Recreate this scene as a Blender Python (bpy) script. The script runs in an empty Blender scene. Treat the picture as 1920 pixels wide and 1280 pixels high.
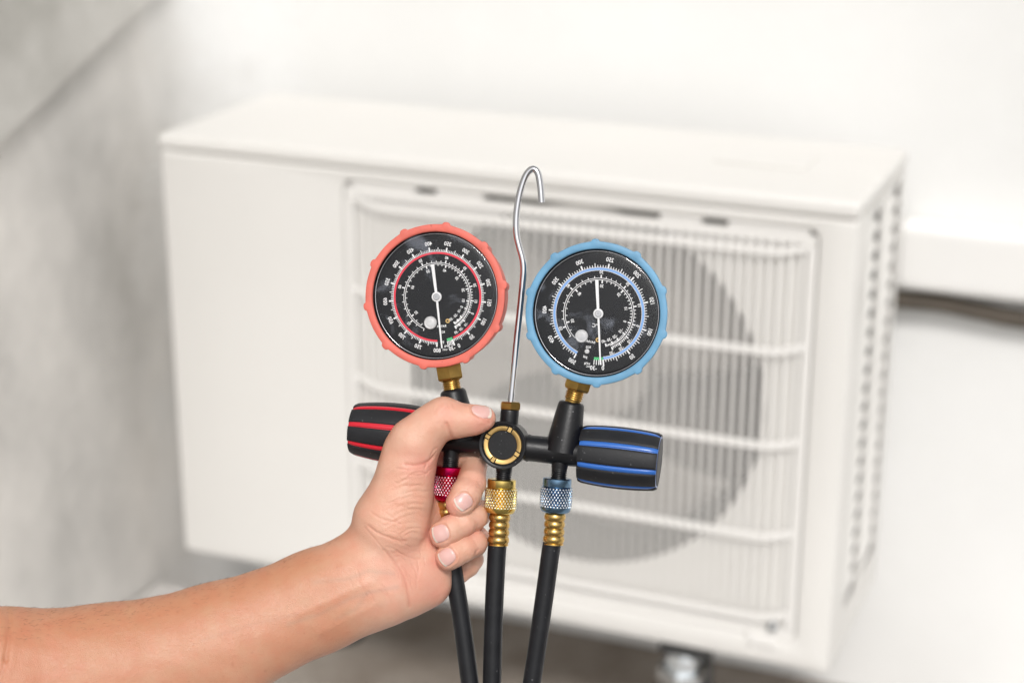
import bpy, bmesh, math, random
import numpy as np
from mathutils import Vector, Matrix
random.seed(7); rng = np.random.default_rng(7)
PI = math.pi
scene = bpy.context.scene
col = scene.collection

# ------------------------------------------------------------------ camera
F = 3377.0; CX, CY = 960.0, 640.0
PITCH, ROLL = 0.33332, 0.00314
GROUND = 0.0
CAM = np.array([0.0, 0.0, 1.17])
_f = np.array([0, math.cos(PITCH), -math.sin(PITCH)])
_r0 = np.array([1.0, 0, 0]); _u0 = np.array([0, math.sin(PITCH), math.cos(PITCH)])
RT = math.cos(ROLL)*_r0 + math.sin(ROLL)*_u0
UP = math.cos(ROLL)*_u0 - math.sin(ROLL)*_r0
FW = _f
cam_d = bpy.data.cameras.new('camera'); cam = bpy.data.objects.new('camera', cam_d); col.objects.link(cam)
cam.matrix_world = Matrix(((RT[0], UP[0], -FW[0], CAM[0]), (RT[1], UP[1], -FW[1], CAM[1]), (RT[2], UP[2], -FW[2], CAM[2]), (0, 0, 0, 1)))
cam_d.sensor_width = 36; cam_d.lens = F/1920*36
cam_d.clip_start = 0.05; cam_d.clip_end = 500
cam_d.dof.use_dof = True; cam_d.dof.focus_distance = 0.99; cam_d.dof.aperture_fstop = 5.3; cam_d.dof.aperture_blades = 0
scene.camera = cam

# ------------------------------------------------------------------ world and sun
SUN_EL, SUN_AZ = math.radians(44), math.radians(178)   # azimuth clockwise from +Y (behind the camera, a little to its left)
w = bpy.data.worlds.new('World'); scene.world = w; w.use_nodes = True
nt = w.node_tree; bg = nt.nodes['Background']
sky = nt.nodes.new('ShaderNodeTexSky'); sky.sky_type = 'NISHITA'; sky.sun_disc = False
sky.sun_elevation = SUN_EL; sky.sun_rotation = SUN_AZ; sky.air_density = 1.0; sky.dust_density = 4.0; sky.ozone_density = 1.0
hs = nt.nodes.new('ShaderNodeHueSaturation'); hs.inputs['Saturation'].default_value = 0.08
nt.links.new(sky.outputs[0], hs.inputs['Color']); nt.links.new(hs.outputs[0], bg.inputs[0]); bg.inputs[1].default_value = 0.105
sd = bpy.data.lights.new('sun', 'SUN'); so = bpy.data.objects.new('sun', sd); col.objects.link(so)
sd.energy = 1.5; sd.angle = math.radians(12); sd.color = (1, 0.965, 0.925)
sdir = Vector((math.sin(SUN_AZ)*math.cos(SUN_EL), math.cos(SUN_AZ)*math.cos(SUN_EL), math.sin(SUN_EL)))
so.rotation_euler = sdir.to_track_quat('Z', 'Y').to_euler()
scene.view_settings.view_transform = 'Standard'; scene.view_settings.look = 'None'
scene.view_settings.exposure = 0.14; scene.view_settings.gamma = 1

# ------------------------------------------------------------------ coordinates
U = 1.0/F                                     # one photo pixel at one metre, in metres
def cam2w(P):                                 # (x right, y down, z towards the camera, origin 1 m ahead), in photo pixels -> metres
    P = np.asarray(P, float)
    return CAM + FW*1.0 + U*(P[..., 0:1]*RT - P[..., 1:2]*UP - P[..., 2:3]*FW)
def L(x, y, z=0.0):                           # a photo point at height z above the focus plane
    k = (F-z)/F
    return np.array([(x-CX)*k, (y-CY)*k, z])
PHI = math.radians(10.5)
E1 = np.array([math.cos(PHI), 0, math.sin(PHI)]); E2 = np.array([0, 1.0, 0]); EN = np.array([-math.sin(PHI), 0, math.cos(PHI)])
MO = L(949, 834, 0)
def mp(px, py, wd=0.0):                       # photo point on the manifold's plane
    d = np.array([(px-CX)/F, (py-CY)/F, -1.0]); o = np.array([0, 0, F])
    t = ((MO + EN*wd - o) @ EN)/(d @ EN)
    return o + d*t

# ------------------------------------------------------------------ materials
def mat(name, color, rough=0.5, metal=0.0, var=0.0, vscale=30, bump=0.0, bscale=200, bdist=0.0003, coat=0.0, spec=None, sss=0, detail=4, darken=None, emis=None):
    m = bpy.data.materials.new(name); m.use_nodes = True; t = m.node_tree; b = t.nodes['Principled BSDF']
    b.inputs['Base Color'].default_value = (*color, 1); b.inputs['Roughness'].default_value = rough; b.inputs['Metallic'].default_value = metal
    if coat: b.inputs['Coat Weight'].default_value = coat; b.inputs['Coat Roughness'].default_value = 0.15
    if spec is not None: b.inputs['Specular IOR Level'].default_value = spec
    tc = t.nodes.new('ShaderNodeTexCoord')
    if var:
        n = t.nodes.new('ShaderNodeTexNoise'); n.inputs['Scale'].default_value = vscale; n.inputs['Detail'].default_value = detail
        t.links.new(tc.outputs['Object'], n.inputs['Vector'])
        r = t.nodes.new('ShaderNodeMapRange'); r.inputs[1].default_value = 0.3; r.inputs[2].default_value = 0.7
        r.inputs[3].default_value = 1-var; r.inputs[4].default_value = 1+var*0.6
        t.links.new(n.outputs[0], r.inputs[0])
        mx = t.nodes.new('ShaderNodeMix'); mx.data_type = 'RGBA'; mx.blend_type = 'MULTIPLY'; mx.inputs[0].default_value = 1
        mx.inputs[6].default_value = (*color, 1); t.links.new(r.outputs[0], mx.inputs[7]); t.links.new(mx.outputs[2], b.inputs['Base Color'])
        rr = t.nodes.new('ShaderNodeMapRange'); rr.inputs[3].default_value = rough*0.85; rr.inputs[4].default_value = min(1, rough*1.2)
        t.links.new(n.outputs[0], rr.inputs[0]); t.links.new(rr.outputs[0], b.inputs['Roughness'])
    if bump:
        n2 = t.nodes.new('ShaderNodeTexNoise'); n2.inputs['Scale'].default_value = bscale; n2.inputs['Detail'].default_value = 3
        t.links.new(tc.outputs['Object'], n2.inputs['Vector'])
        bp = t.nodes.new('ShaderNodeBump'); bp.inputs['Strength'].default_value = bump; bp.inputs['Distance'].default_value = bdist
        t.links.new(n2.outputs[0], bp.inputs['Height']); t.links.new(bp.outputs[0], b.inputs['Normal'])
    return m
M = {}
M['red_rubber'] = mat('red_rubber', (0.72, 0.155, 0.115), 0.55, var=0.13, vscale=110, bump=0.25, bscale=900)
M['blue_rubber'] = mat('blue_rubber', (0.145, 0.345, 0.535), 0.5, var=0.13, vscale=110, bump=0.25, bscale=900)
M['dial'] = mat('dial_black', (0.008, 0.0085, 0.0105), 0.7, spec=0.12)
M['print'] = mat('print_white', (0.85, 0.85, 0.85), 0.6)
M['print_red'] = mat('print_red', (0.78, 0.02, 0.05), 0.5)
M['print_blue'] = mat('print_blue', (0.20, 0.40, 0.78), 0.5)
M['print_green'] = mat('print_green', (0.06, 0.50, 0.17), 0.5)
M['needle'] = mat('needle_white', (0.85, 0.85, 0.85), 0.35)
M['steel'] = mat('steel', (0.55, 0.55, 0.56), 0.3, 1.0)
M['chrome'] = mat('chrome', (0.62, 0.62, 0.64), 0.03, 1.0, bump=0.12, bscale=1200, bdist=0.0001)
M['bezel'] = mat('bezel_polished', (0.42, 0.42, 0.46), 0.12, 1.0, bump=0.3, bscale=300, bdist=0.0003)
M['brass'] = mat('brass', (0.50, 0.305, 0.085), 0.30, 1.0, var=0.22, vscale=180, bump=0.2, bscale=700)
M['bright_brass'] = mat('bright_brass', (0.66, 0.44, 0.17), 0.36, 1.0, var=0.1, vscale=250)
M['gold'] = mat('gold_anodised', (0.74, 0.55, 0.17), 0.22, 1.0, var=0.06, vscale=200)
M['gold_barb'] = mat('gold_barb', (0.62, 0.41, 0.14), 0.27, 1.0, var=0.15, vscale=200, bump=0.1, bscale=900)
M['magenta'] = mat('magenta_anodised', (0.55, 0.008, 0.09), 0.22, 1.0)
M['steel_blue'] = mat('steel_blue_anodised', (0.16, 0.27, 0.40), 0.24, 1.0)
M['black_body'] = mat('black_enamel', (0.009, 0.009, 0.0105), 0.36, bump=0.35, bscale=700, bdist=0.0002, spec=0.35, var=0.1, vscale=200)
M['black_rubber'] = mat('black_rubber', (0.017, 0.0175, 0.020), 0.5, spec=0.3, var=0.12, vscale=90, bump=0.3, bscale=1200)
M['hose'] = mat('hose_black', (0.012, 0.0125, 0.015), 0.42, spec=0.3, var=0.2, vscale=140, bump=0.35, bscale=500, bdist=0.0002)
M['knob_red'] = mat('knob_red', (0.62, 0.012, 0.03), 0.32, coat=0.3)
M['knob_blue'] = mat('knob_blue', (0.03, 0.14, 0.50), 0.30, coat=0.3)
M['inner_black'] = mat('inner_black', (0.009, 0.009, 0.010), 0.5, spec=0.15)
M['plug'] = mat('dial_plug', (0.62, 0.62, 0.62), 0.4, var=0.08, vscale=400)
M['casing'] = mat('casing_cream', (0.735, 0.72, 0.692), 0.42, var=0.025, vscale=4, bump=0.05, bscale=300)
M['grille'] = mat('grille_cream', (0.79, 0.775, 0.75), 0.5)
M['coil'] = mat('coil', (0.115, 0.10, 0.085), 0.55, var=0.2, vscale=12)
M['fan'] = mat('fan_grey', (0.34, 0.315, 0.29), 0.5)
M['shroud'] = mat('shroud', (0.06, 0.05, 0.043), 0.6)
M['dark_slot'] = mat('dark_slot', (0.07, 0.065, 0.05), 0.8)
M['vent_dark'] = mat('vent_dark', (0.03, 0.026, 0.022), 0.9)
M['glint_gold'] = mat('knurl_glint_gold', (0.93, 0.90, 0.72), 0.35, 1.0)  # pale tip metals of the knurling: light glints put into the colour
M['glint_steel'] = mat('knurl_glint_steel', (0.90, 0.92, 0.95), 0.35, 1.0)
M['glint_magenta'] = mat('knurl_glint_magenta', (0.95, 0.72, 0.80), 0.35, 1.0)
M['foot'] = mat('foot_rubber', (0.03, 0.03, 0.03), 0.6)
M['zinc'] = mat('zinc', (0.75, 0.78, 0.80), 0.25, 1.0)
M['dull_zinc'] = mat('dull_zinc', (0.40, 0.41, 0.42), 0.45, 1.0)
M['white_pvc'] = mat('white_pvc', (0.82, 0.81, 0.79), 0.45, var=0.03, vscale=5)
M['tube_dark'] = mat('tube_dark', (0.105, 0.088, 0.07), 0.9, var=0.2, vscale=20)

def specks(m, colr, scale=900, thr=0.77, amt=0.5):
    t = m.node_tree; b = t.nodes['Principled BSDF']; inp = b.inputs['Base Color']; tc = t.nodes.new('ShaderNodeTexCoord')
    n = t.nodes.new('ShaderNodeTexNoise'); n.inputs['Scale'].default_value = scale; n.inputs['Detail'].default_value = 1; t.links.new(tc.outputs['Object'], n.inputs['Vector'])
    r = t.nodes.new('ShaderNodeMapRange'); r.inputs[1].default_value = thr; r.inputs[2].default_value = thr+0.03; r.inputs[4].default_value = amt; t.links.new(n.outputs[0], r.inputs[0])
    mx = t.nodes.new('ShaderNodeMix'); mx.data_type = 'RGBA'; t.links.new(r.outputs[0], mx.inputs[0])
    if inp.links: t.links.new(inp.links[0].from_socket, mx.inputs[6])
    else: mx.inputs[6].default_value = inp.default_value
    mx.inputs[7].default_value = (*colr, 1); t.links.new(mx.outputs[2], inp)
specks(M['hose'], (0.25, 0.25, 0.26), 700, 0.755, 0.5); specks(M['black_body'], (0.4, 0.4, 0.42), 900, 0.745, 0.6); specks(M['black_rubber'], (0.2, 0.2, 0.21), 600, 0.745, 0.3)
specks(M['red_rubber'], (0.35, 0.07, 0.05), 420, 0.74, 0.6); specks(M['blue_rubber'], (0.07, 0.15, 0.25), 420, 0.74, 0.6)
def wall_mat(name, c1, c2, scale, bump=0.4, stretch=(1, 1, 1), c3=None, lo=0.35, hi=0.65):
    m = bpy.data.materials.new(name); m.use_nodes = True; t = m.node_tree; b = t.nodes['Principled BSDF']; b.inputs['Roughness'].default_value = 0.85
    tc = t.nodes.new('ShaderNodeTexCoord'); mpn = t.nodes.new('ShaderNodeMapping'); mpn.inputs['Scale'].default_value = stretch
    t.links.new(tc.outputs['Object'], mpn.inputs['Vector'])
    n = t.nodes.new('ShaderNodeTexNoise'); n.inputs['Scale'].default_value = scale; n.inputs['Detail'].default_value = 6; n.inputs['Roughness'].default_value = 0.6
    t.links.new(mpn.outputs[0], n.inputs['Vector'])
    cr = t.nodes.new('ShaderNodeValToRGB'); cr.color_ramp.elements[0].position = lo; cr.color_ramp.elements[1].position = hi
    cr.color_ramp.elements[0].color = (*c1, 1); cr.color_ramp.elements[1].color = (*c2, 1)
    if c3: e = cr.color_ramp.elements.new((lo+hi)/2); e.color = (*c3, 1)
    t.links.new(n.outputs[0], cr.inputs[0]); t.links.new(cr.outputs[0], b.inputs['Base Color'])
    n2 = t.nodes.new('ShaderNodeTexNoise'); n2.inputs['Scale'].default_value = 60; n2.inputs['Detail'].default_value = 5
    t.links.new(tc.outputs['Object'], n2.inputs['Vector'])
    bp = t.nodes.new('ShaderNodeBump'); bp.inputs['Strength'].default_value = bump; bp.inputs['Distance'].default_value = 0.003
    t.links.new(n2.outputs[0], bp.inputs['Height']); t.links.new(bp.outputs[0], b.inputs['Normal'])
    return m
M['wall'] = wall_mat('wall_white', (0.75, 0.75, 0.735), (0.83, 0.83, 0.82), 1.3, 0.2)
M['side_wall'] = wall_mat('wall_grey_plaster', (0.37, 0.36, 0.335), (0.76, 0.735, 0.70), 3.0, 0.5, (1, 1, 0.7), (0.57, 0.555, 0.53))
def side_wall_falloff(m):                       # light falloff round the corner painted in: grey turns raggedly white towards the back
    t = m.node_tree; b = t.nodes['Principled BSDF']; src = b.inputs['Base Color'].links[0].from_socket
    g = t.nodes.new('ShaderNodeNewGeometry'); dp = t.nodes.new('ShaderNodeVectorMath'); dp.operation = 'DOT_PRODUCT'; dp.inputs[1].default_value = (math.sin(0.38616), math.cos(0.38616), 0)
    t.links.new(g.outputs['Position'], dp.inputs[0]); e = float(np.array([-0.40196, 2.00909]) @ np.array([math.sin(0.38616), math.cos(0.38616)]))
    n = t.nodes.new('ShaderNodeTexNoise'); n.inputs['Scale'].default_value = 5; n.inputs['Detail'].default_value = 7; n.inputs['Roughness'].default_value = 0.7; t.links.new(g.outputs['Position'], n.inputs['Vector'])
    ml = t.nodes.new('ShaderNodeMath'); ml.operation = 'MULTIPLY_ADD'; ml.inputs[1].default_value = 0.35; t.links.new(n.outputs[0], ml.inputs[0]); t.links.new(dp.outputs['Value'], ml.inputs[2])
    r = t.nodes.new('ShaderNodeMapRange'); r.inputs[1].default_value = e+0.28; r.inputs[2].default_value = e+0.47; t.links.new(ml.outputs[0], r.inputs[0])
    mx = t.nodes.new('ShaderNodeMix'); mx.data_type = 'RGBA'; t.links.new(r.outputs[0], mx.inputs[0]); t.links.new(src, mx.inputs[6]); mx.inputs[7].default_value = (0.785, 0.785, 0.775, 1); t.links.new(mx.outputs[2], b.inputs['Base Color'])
side_wall_falloff(M['side_wall'])
M['beam'] = wall_mat('beam_concrete', (0.40, 0.39, 0.36), (0.70, 0.685, 0.655), 4, 0.6)
M['ground'] = wall_mat('ground_concrete', (0.42, 0.40, 0.38), (0.66, 0.65, 0.63), 3.0, 0.6, (1, 1, 1), (0.58, 0.56, 0.54))
M['far_ground'] = wall_mat('ground_dark', (0.12, 0.11, 0.095), (0.20, 0.19, 0.17), 2.0, 0.6)
M['soil'] = wall_mat('soil', (0.20, 0.165, 0.135), (0.36, 0.32, 0.28), 5, 1.0)

def glass_mat():
    m = bpy.data.materials.new('lens_clear'); m.use_nodes = True; t = m.node_tree; t.nodes.clear()
    out = t.nodes.new('ShaderNodeOutputMaterial'); tr = t.nodes.new('ShaderNodeBsdfTransparent'); gl = t.nodes.new('ShaderNodeBsdfGlossy'); gl.inputs['Roughness'].default_value = 0.04
    tr.inputs[0].default_value = (0.97, 0.97, 0.975, 1)
    lw = t.nodes.new('ShaderNodeLayerWeight'); pw = t.nodes.new('ShaderNodeMath'); pw.operation = 'POWER'; pw.inputs[1].default_value = 4.5; t.links.new(lw.outputs['Facing'], pw.inputs[0]); fr = t.nodes.new('ShaderNodeMapRange'); fr.inputs[3].default_value = 0.032; t.links.new(pw.outputs[0], fr.inputs[0])
    mx = t.nodes.new('ShaderNodeMixShader'); t.links.new(fr.outputs[0], mx.inputs[0]); t.links.new(tr.outputs[0], mx.inputs[1]); t.links.new(gl.outputs[0], mx.inputs[2])
    # dried smears and dust on the lens
    tc = t.nodes.new('ShaderNodeTexCoord')
    n1 = t.nodes.new('ShaderNodeTexNoise'); n1.inputs['Scale'].default_value = 42; n1.inputs['Detail'].default_value = 8; n1.inputs['Roughness'].default_value = 0.65; n1.inputs['Distortion'].default_value = 1.2
    t.links.new(tc.outputs['Object'], n1.inputs['Vector'])
    r1 = t.nodes.new('ShaderNodeMapRange'); r1.inputs[1].default_value = 0.55; r1.inputs[2].default_value = 0.74; r1.inputs[3].default_value = 0; r1.inputs[4].default_value = 0.28
    t.links.new(n1.outputs[0], r1.inputs[0])
    n3 = t.nodes.new('ShaderNodeTexNoise'); n3.inputs['Scale'].default_value = 1500; n3.inputs['Detail'].default_value = 1
    t.links.new(tc.outputs['Object'], n3.inputs['Vector'])
    r3 = t.nodes.new('ShaderNodeMapRange'); r3.inputs[1].default_value = 0.74; r3.inputs[2].default_value = 0.80; r3.inputs[3].default_value = 0; r3.inputs[4].default_value = 0.35
    t.links.new(n3.outputs[0], r3.inputs[0])
    ad = t.nodes.new('ShaderNodeMath'); ad.operation = 'MAXIMUM'; t.links.new(r1.outputs[0], ad.inputs[0]); t.links.new(r3.outputs[0], ad.inputs[1])
    df = t.nodes.new('ShaderNodeBsdfDiffuse'); df.inputs[0].default_value = (0.50, 0.54, 0.64, 1)
    m2 = t.nodes.new('ShaderNodeMixShader'); t.links.new(ad.outputs[0], m2.inputs[0]); t.links.new(mx.outputs[0], m2.inputs[1]); t.links.new(df.outputs[0], m2.inputs[2])
    t.links.new(m2.outputs[0], out.inputs[0]); return m
M['lens'] = glass_mat()

def attr_skin(name, rough, sss, nail=False):
    m = bpy.data.materials.new(name); m.use_nodes = True; t = m.node_tree; b = t.nodes['Principled BSDF']
    at = t.nodes.new('ShaderNodeAttribute'); at.attribute_name = 'tone'
    tc = t.nodes.new('ShaderNodeTexCoord')
    n = t.nodes.new('ShaderNodeTexNoise'); n.inputs['Scale'].default_value = 55; n.inputs['Detail'].default_value = 9; n.inputs['Roughness'].default_value = 0.68
    t.links.new(tc.outputs['Object'], n.inputs['Vector'])
    cr = t.nodes.new('ShaderNodeValToRGB'); cr.color_ramp.elements[0].position = 0.35; cr.color_ramp.elements[1].position = 0.68
    cr.color_ramp.elements[0].color = (0.97, 0.84, 0.80, 1); cr.color_ramp.elements[1].color = (1.0, 1.0, 1.0, 1)
    t.links.new(n.outputs[0], cr.inputs[0])
    mx = t.nodes.new('ShaderNodeMix'); mx.data_type = 'RGBA'; mx.blend_type = 'MULTIPLY'; mx.inputs[0].default_value = 0.3 if nail else 1.0
    t.links.new(at.outputs['Color'], mx.inputs[6]); t.links.new(cr.outputs[0], mx.inputs[7]); t.links.new(mx.outputs[2], b.inputs['Base Color'])
    b.inputs['Roughness'].default_value = rough
    b.inputs['Subsurface Weight'].default_value = sss; b.inputs['Subsurface Radius'].default_value = (1, 0.35, 0.2); b.inputs['Subsurface Scale'].default_value = 0.0035
    b.inputs['Specular IOR Level'].default_value = 0.5
    if not nail:
        v = t.nodes.new('ShaderNodeTexVoronoi'); v.inputs['Scale'].default_value = 1100; v.feature = 'DISTANCE_TO_EDGE'
        t.links.new(tc.outputs['Object'], v.inputs['Vector'])
        n2 = t.nodes.new('ShaderNodeTexNoise'); n2.inputs['Scale'].default_value = 350; n2.inputs['Detail'].default_value = 4
        t.links.new(tc.outputs['Object'], n2.inputs['Vector'])
        ad = t.nodes.new('ShaderNodeMath'); ad.operation = 'ADD'; t.links.new(v.outputs[0], ad.inputs[0]); t.links.new(n2.outputs[0], ad.inputs[1])
        bp = t.nodes.new('ShaderNodeBump'); bp.inputs['Strength'].default_value = 0.5; bp.inputs['Distance'].default_value = 0.0004
        t.links.new(ad.outputs[0], bp.inputs['Height']); t.links.new(bp.outputs[0], b.inputs['Normal'])
    return m
M['hair'] = mat('hair', (0.16, 0.09, 0.055), 0.4)
M['skin'] = attr_skin('skin', 0.43, 0.14)
M['nail'] = attr_skin('nail', 0.28, 0.1, True)

# ------------------------------------------------------------------ helpers
def tag(o, label=None, cat=None, group=None, kind=None):
    if label: o['label'] = label
    if cat: o['category'] = cat
    if group: o['group'] = group
    if kind: o['kind'] = kind
    return o
def empty(name, loc, rz=0):
    o = bpy.data.objects.new(name, None); col.objects.link(o); o.location = loc; o.rotation_euler = (0, 0, rz); o.empty_display_size = 0.02; return o
def me_obj(name, me, m, parent=None, loc=(0, 0, 0)):
    o = bpy.data.objects.new(name, me); col.objects.link(o); o.parent = parent; o.location = loc
    if m is not None and not me.materials: me.materials.append(m)
    return o
class MB:                                     # collects vertices and faces
    def __init__(s): s.v = []; s.f = []; s.n = 0
    def add(s, V, Fc):
        V = np.asarray(V, float); s.v.append(V); s.f += [tuple(i+s.n for i in f) for f in Fc]; s.n += len(V); return s
    def lathe(s, A, ax, prof, n=40, up=None, cap=True, phase=0.0):
        A = np.asarray(A, float); ax = np.asarray(ax, float); ax = ax/np.linalg.norm(ax)
        up = np.array([0, 0, 1.0]) if up is None else np.asarray(up, float)
        if abs(up @ ax) > 0.95: up = np.array([0, 1.0, 0])
        a = up-(up@ax)*ax; a /= np.linalg.norm(a); b = np.cross(ax, a)
        th = np.arange(n)/n*2*PI+phase
        V = np.concatenate([A+ax*d+r*(np.cos(th)[:, None]*a+np.sin(th)[:, None]*b) for d, r in prof])
        m = len(prof); Fc = []
        for i in range(m-1):
            for j in range(n):
                k = (j+1) % n; Fc.append((i*n+j, i*n+k, (i+1)*n+k, (i+1)*n+j))
        if cap: Fc.append(tuple(range(n))[::-1]); Fc.append(tuple((m-1)*n+j for j in range(n)))
        return s.add(V, Fc)
    def sweep(s, pts, rad, n=20, smooth=True):
        P = np.asarray(pts, float); R = np.full(len(P), rad) if np.isscalar(rad) else np.asarray(rad, float)
        if smooth:
            k = len(P); T = np.linspace(0, k-1, (k-1)*10+1); Q = []; RR = []
            for t in T:
                i = min(int(t), k-2); f = t-i; p0 = P[max(i-1, 0)]; p1 = P[i]; p2 = P[i+1]; p3 = P[min(i+2, k-1)]
                Q.append(0.5*((2*p1)+(-p0+p2)*f+(2*p0-5*p1+4*p2-p3)*f*f+(-p0+3*p1-3*p2+p3)*f**3)); RR.append(R[i]*(1-f)+R[i+1]*f)
            P = np.array(Q); R = np.array(RR)
        T = np.gradient(P, axis=0); T /= np.linalg.norm(T, axis=1)[:, None]
        a = np.cross(T[0], [0.1, 0.2, 1.0]); a /= np.linalg.norm(a); V = []; th = np.arange(n)/n*2*PI
        for i in range(len(P)):
            a = a-(a@T[i])*T[i]; a /= np.linalg.norm(a); b = np.cross(T[i], a)
            V.append(P[i]+R[i]*(np.cos(th)[:, None]*a+np.sin(th)[:, None]*b))
        m = len(P); Fc = []
        for i in range(m-1):
            for j in range(n):
                k = (j+1) % n; Fc.append((i*n+j, i*n+k, (i+1)*n+k, (i+1)*n+j))
        Fc.append(tuple(range(n))[::-1]); Fc.append(tuple((m-1)*n+j for j in range(n)))
        return s.add(np.concatenate(V), Fc)
    def box(s, c, h, R=None):
        c = np.asarray(c, float); h = np.asarray(h, float); R = np.eye(3) if R is None else np.asarray(R)
        V = np.array([[x, y, z] for x in (-1, 1) for y in (-1, 1) for z in (-1, 1)])*h
        V = c+V@R      # rows of R are the box axes
        return s.add(V, [(0, 1, 3, 2), (4, 6, 7, 5), (0, 4, 5, 1), (2, 3, 7, 6), (0, 2, 6, 4), (1, 5, 7, 3)])
    def mesh(s, name, smooth=35, xf=None, base=None):
        V = np.concatenate(s.v)
        if xf: V = xf(V)
        if base is not None: V = V-np.asarray(base)
        me = bpy.data.meshes.new(name); me.from_pydata(V.tolist(), [], s.f); me.validate()
        bm = bmesh.new(); bm.from_mesh(me); bmesh.ops.recalc_face_normals(bm, faces=bm.faces); bm.to_mesh(me); bm.free()
        if smooth: me.shade_smooth(); me.set_sharp_from_angle(angle=math.radians(smooth))
        return me
ROOT = None
def part(name, mb, m, parent, smooth=35, label=None):
    # geometry in camera-pixel coordinates, baked relative to the thing's root
    base = TOP_LOC
    o = me_obj(name, mb.mesh(name, smooth, cam2w, base), m, parent)
    if label: o['label'] = label
    return o

# ================================================================== SETTING
YAW = -0.38616; ACX, ACY, ACZ = -0.40196, 2.00909, CAM[2]-0.96836
ACW, ACH, ACD = 0.80, 0.5213, 0.255
AX = np.array([math.cos(YAW), math.sin(YAW), 0]); AY = np.array([-math.sin(YAW), math.cos(YAW), 0])
def ac(s, d, t): return np.array([ACX, ACY, ACZ])+AX*s+AY*d+np.array([0, 0, 1.0])*t
WD = ACD+0.07                                 # distance from the unit's front plane to the wall face
# ground: one sheet
g = MB().add([(-60, -60, 0), (60, -60, 0), (60, 60, 0), (-60, 60, 0)], [(0, 1, 2, 3)])
tag(me_obj('ground', g.mesh('ground', 0), M['far_ground']), kind='structure')
g = MB().add([ac(-0.3, -1.0, 0)*[1, 1, 0]+[0, 0, .004], ac(3.4, -1.0, 0)*[1, 1, 0]+[0, 0, .004], ac(3.4, 0.4, 0)*[1, 1, 0]+[0, 0, .004], ac(-0.3, 0.4, 0)*[1, 1, 0]+[0, 0, .004]], [(0, 1, 2, 3)])
tag(me_obj('pavement', g.mesh('pavement', 0), M['ground']), kind='structure')
# strip of bare soil along the foot of the wall, under the unit (irregular edge)
N = 60; V = []; ss = np.linspace(-0.05, 0.93, N)
for i, s_ in enumerate(ss):
    e = min(1, (i/8)**.5, ((N-1-i)/5)**.5); q = 0.5*(WD+0.12)
    V.append(ac(s_, WD-0.003, 0)*[1, 1, 0]+[0, 0, 0.009]); V.append(ac(s_, WD-0.02-e*(0.36+0.03*math.sin(i*.9)+0.02*math.sin(i*2.3)), 0)*[1, 1, 0]+[0, 0, 0.009])
g = MB().add(V, [(2*i, 2*i+1, 2*i+3, 2*i+2) for i in range(N-1)])
tag(me_obj('soil', g.mesh('soil', 0), M['soil']), kind='structure')

def wallbox(name, p0, p1, nrm, thick, z0, z1, m, label, bev=0.0):
    p0 = np.asarray(p0); p1 = np.asarray(p1); ex = (p1-p0)/np.linalg.norm(p1-p0); c = (p0+p1)/2; 
    R = np.array([ex, nrm, [0, 0, 1.0]]); base = np.array([c[0], c[1], 0]); b = MB().box([0, 0, 0], [np.linalg.norm(p1-p0)/2, thick/2, (z1-z0)/2])
    o = me_obj(name, b.mesh(name, 0), m, None, tuple(base-np.asarray(nrm)*thick/2+[0, 0, (z0+z1)/2])); o.rotation_euler = (0, 0, math.atan2(ex[1], ex[0])); tag(o, label, 'wall'); return o
CS = -0.115                                   # where the grey side wall meets the white wall, along the unit's width
CR = 0.13                                     # radius of the plastered cove in the corner
def wall_sheet(name, pts, m, label, thick=0.12):
    # pts: (s, d) outline of the face, seen side on the right-hand side of travel; given a real thickness behind it
    P = np.array([ac(a, b_, 0)[:2] for a, b_ in pts]); T = np.gradient(P, axis=0); T /= np.linalg.norm(T, axis=1)[:, None]; Nn = np.stack([-T[:, 1], T[:, 0]], 1)
    Q = P+Nn*thick; base = np.array([P[0][0], P[0][1], 0]); k = len(P); V = []
    for z in (0.0, 2.9):
        V += [(p[0], p[1], z) for p in P]; V += [(p[0], p[1], z) for p in Q]
    V = np.array(V)-base; Fc = []
    for i in range(k-1):
        Fc += [(i, i+1, 2*k+i+1, 2*k+i), (k+i, k+i+1, 3*k+i+1, 3*k+i), (2*k+i, 2*k+i+1, 3*k+i+1, 3*k+i)]
    Fc += [(0, k, 3*k, 2*k), (k-1, 2*k-1, 4*k-1, 3*k-1)]
    return tag(me_obj(name, MB().add(V, Fc).mesh(name, 30), m, None, tuple(base)), label, 'wall')
wall_sheet('white_wall', [(CS+CR, WD), (2.0, WD), (4.2, WD)], M['wall'], 'white painted wall behind the air conditioner, brightest at the right')
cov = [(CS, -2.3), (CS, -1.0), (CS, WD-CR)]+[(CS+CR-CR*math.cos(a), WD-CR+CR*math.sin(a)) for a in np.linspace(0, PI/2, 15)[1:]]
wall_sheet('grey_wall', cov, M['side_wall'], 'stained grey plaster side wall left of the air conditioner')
# sloping concrete slab (underside of a stair) that leans on the grey wall
base = ac(CS, 0, 0.5)
def slabpt(d, t, w_): return ac(CS+w_, d, t)-base
q = []
for w_ in (0.003, 0.013):
    for d, t in ((-0.60, 0.365), (WD-0.10, 0.672), (WD-0.10, 0.86), (-0.60, 0.58)): q.append(slabpt(d, t, w_))
b = MB().add(q, [(0, 1, 2, 3), (7, 6, 5, 4), (0, 4, 5, 1), (1, 5, 6, 2), (2, 6, 7, 3), (3, 7, 4, 0)])
tag(me_obj('concrete_slab', b.mesh('concrete_slab', 0), M['beam'], None, tuple(base)), 'sloping rough brown-grey concrete slab edge along the grey side wall, top left', 'slab')

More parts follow.
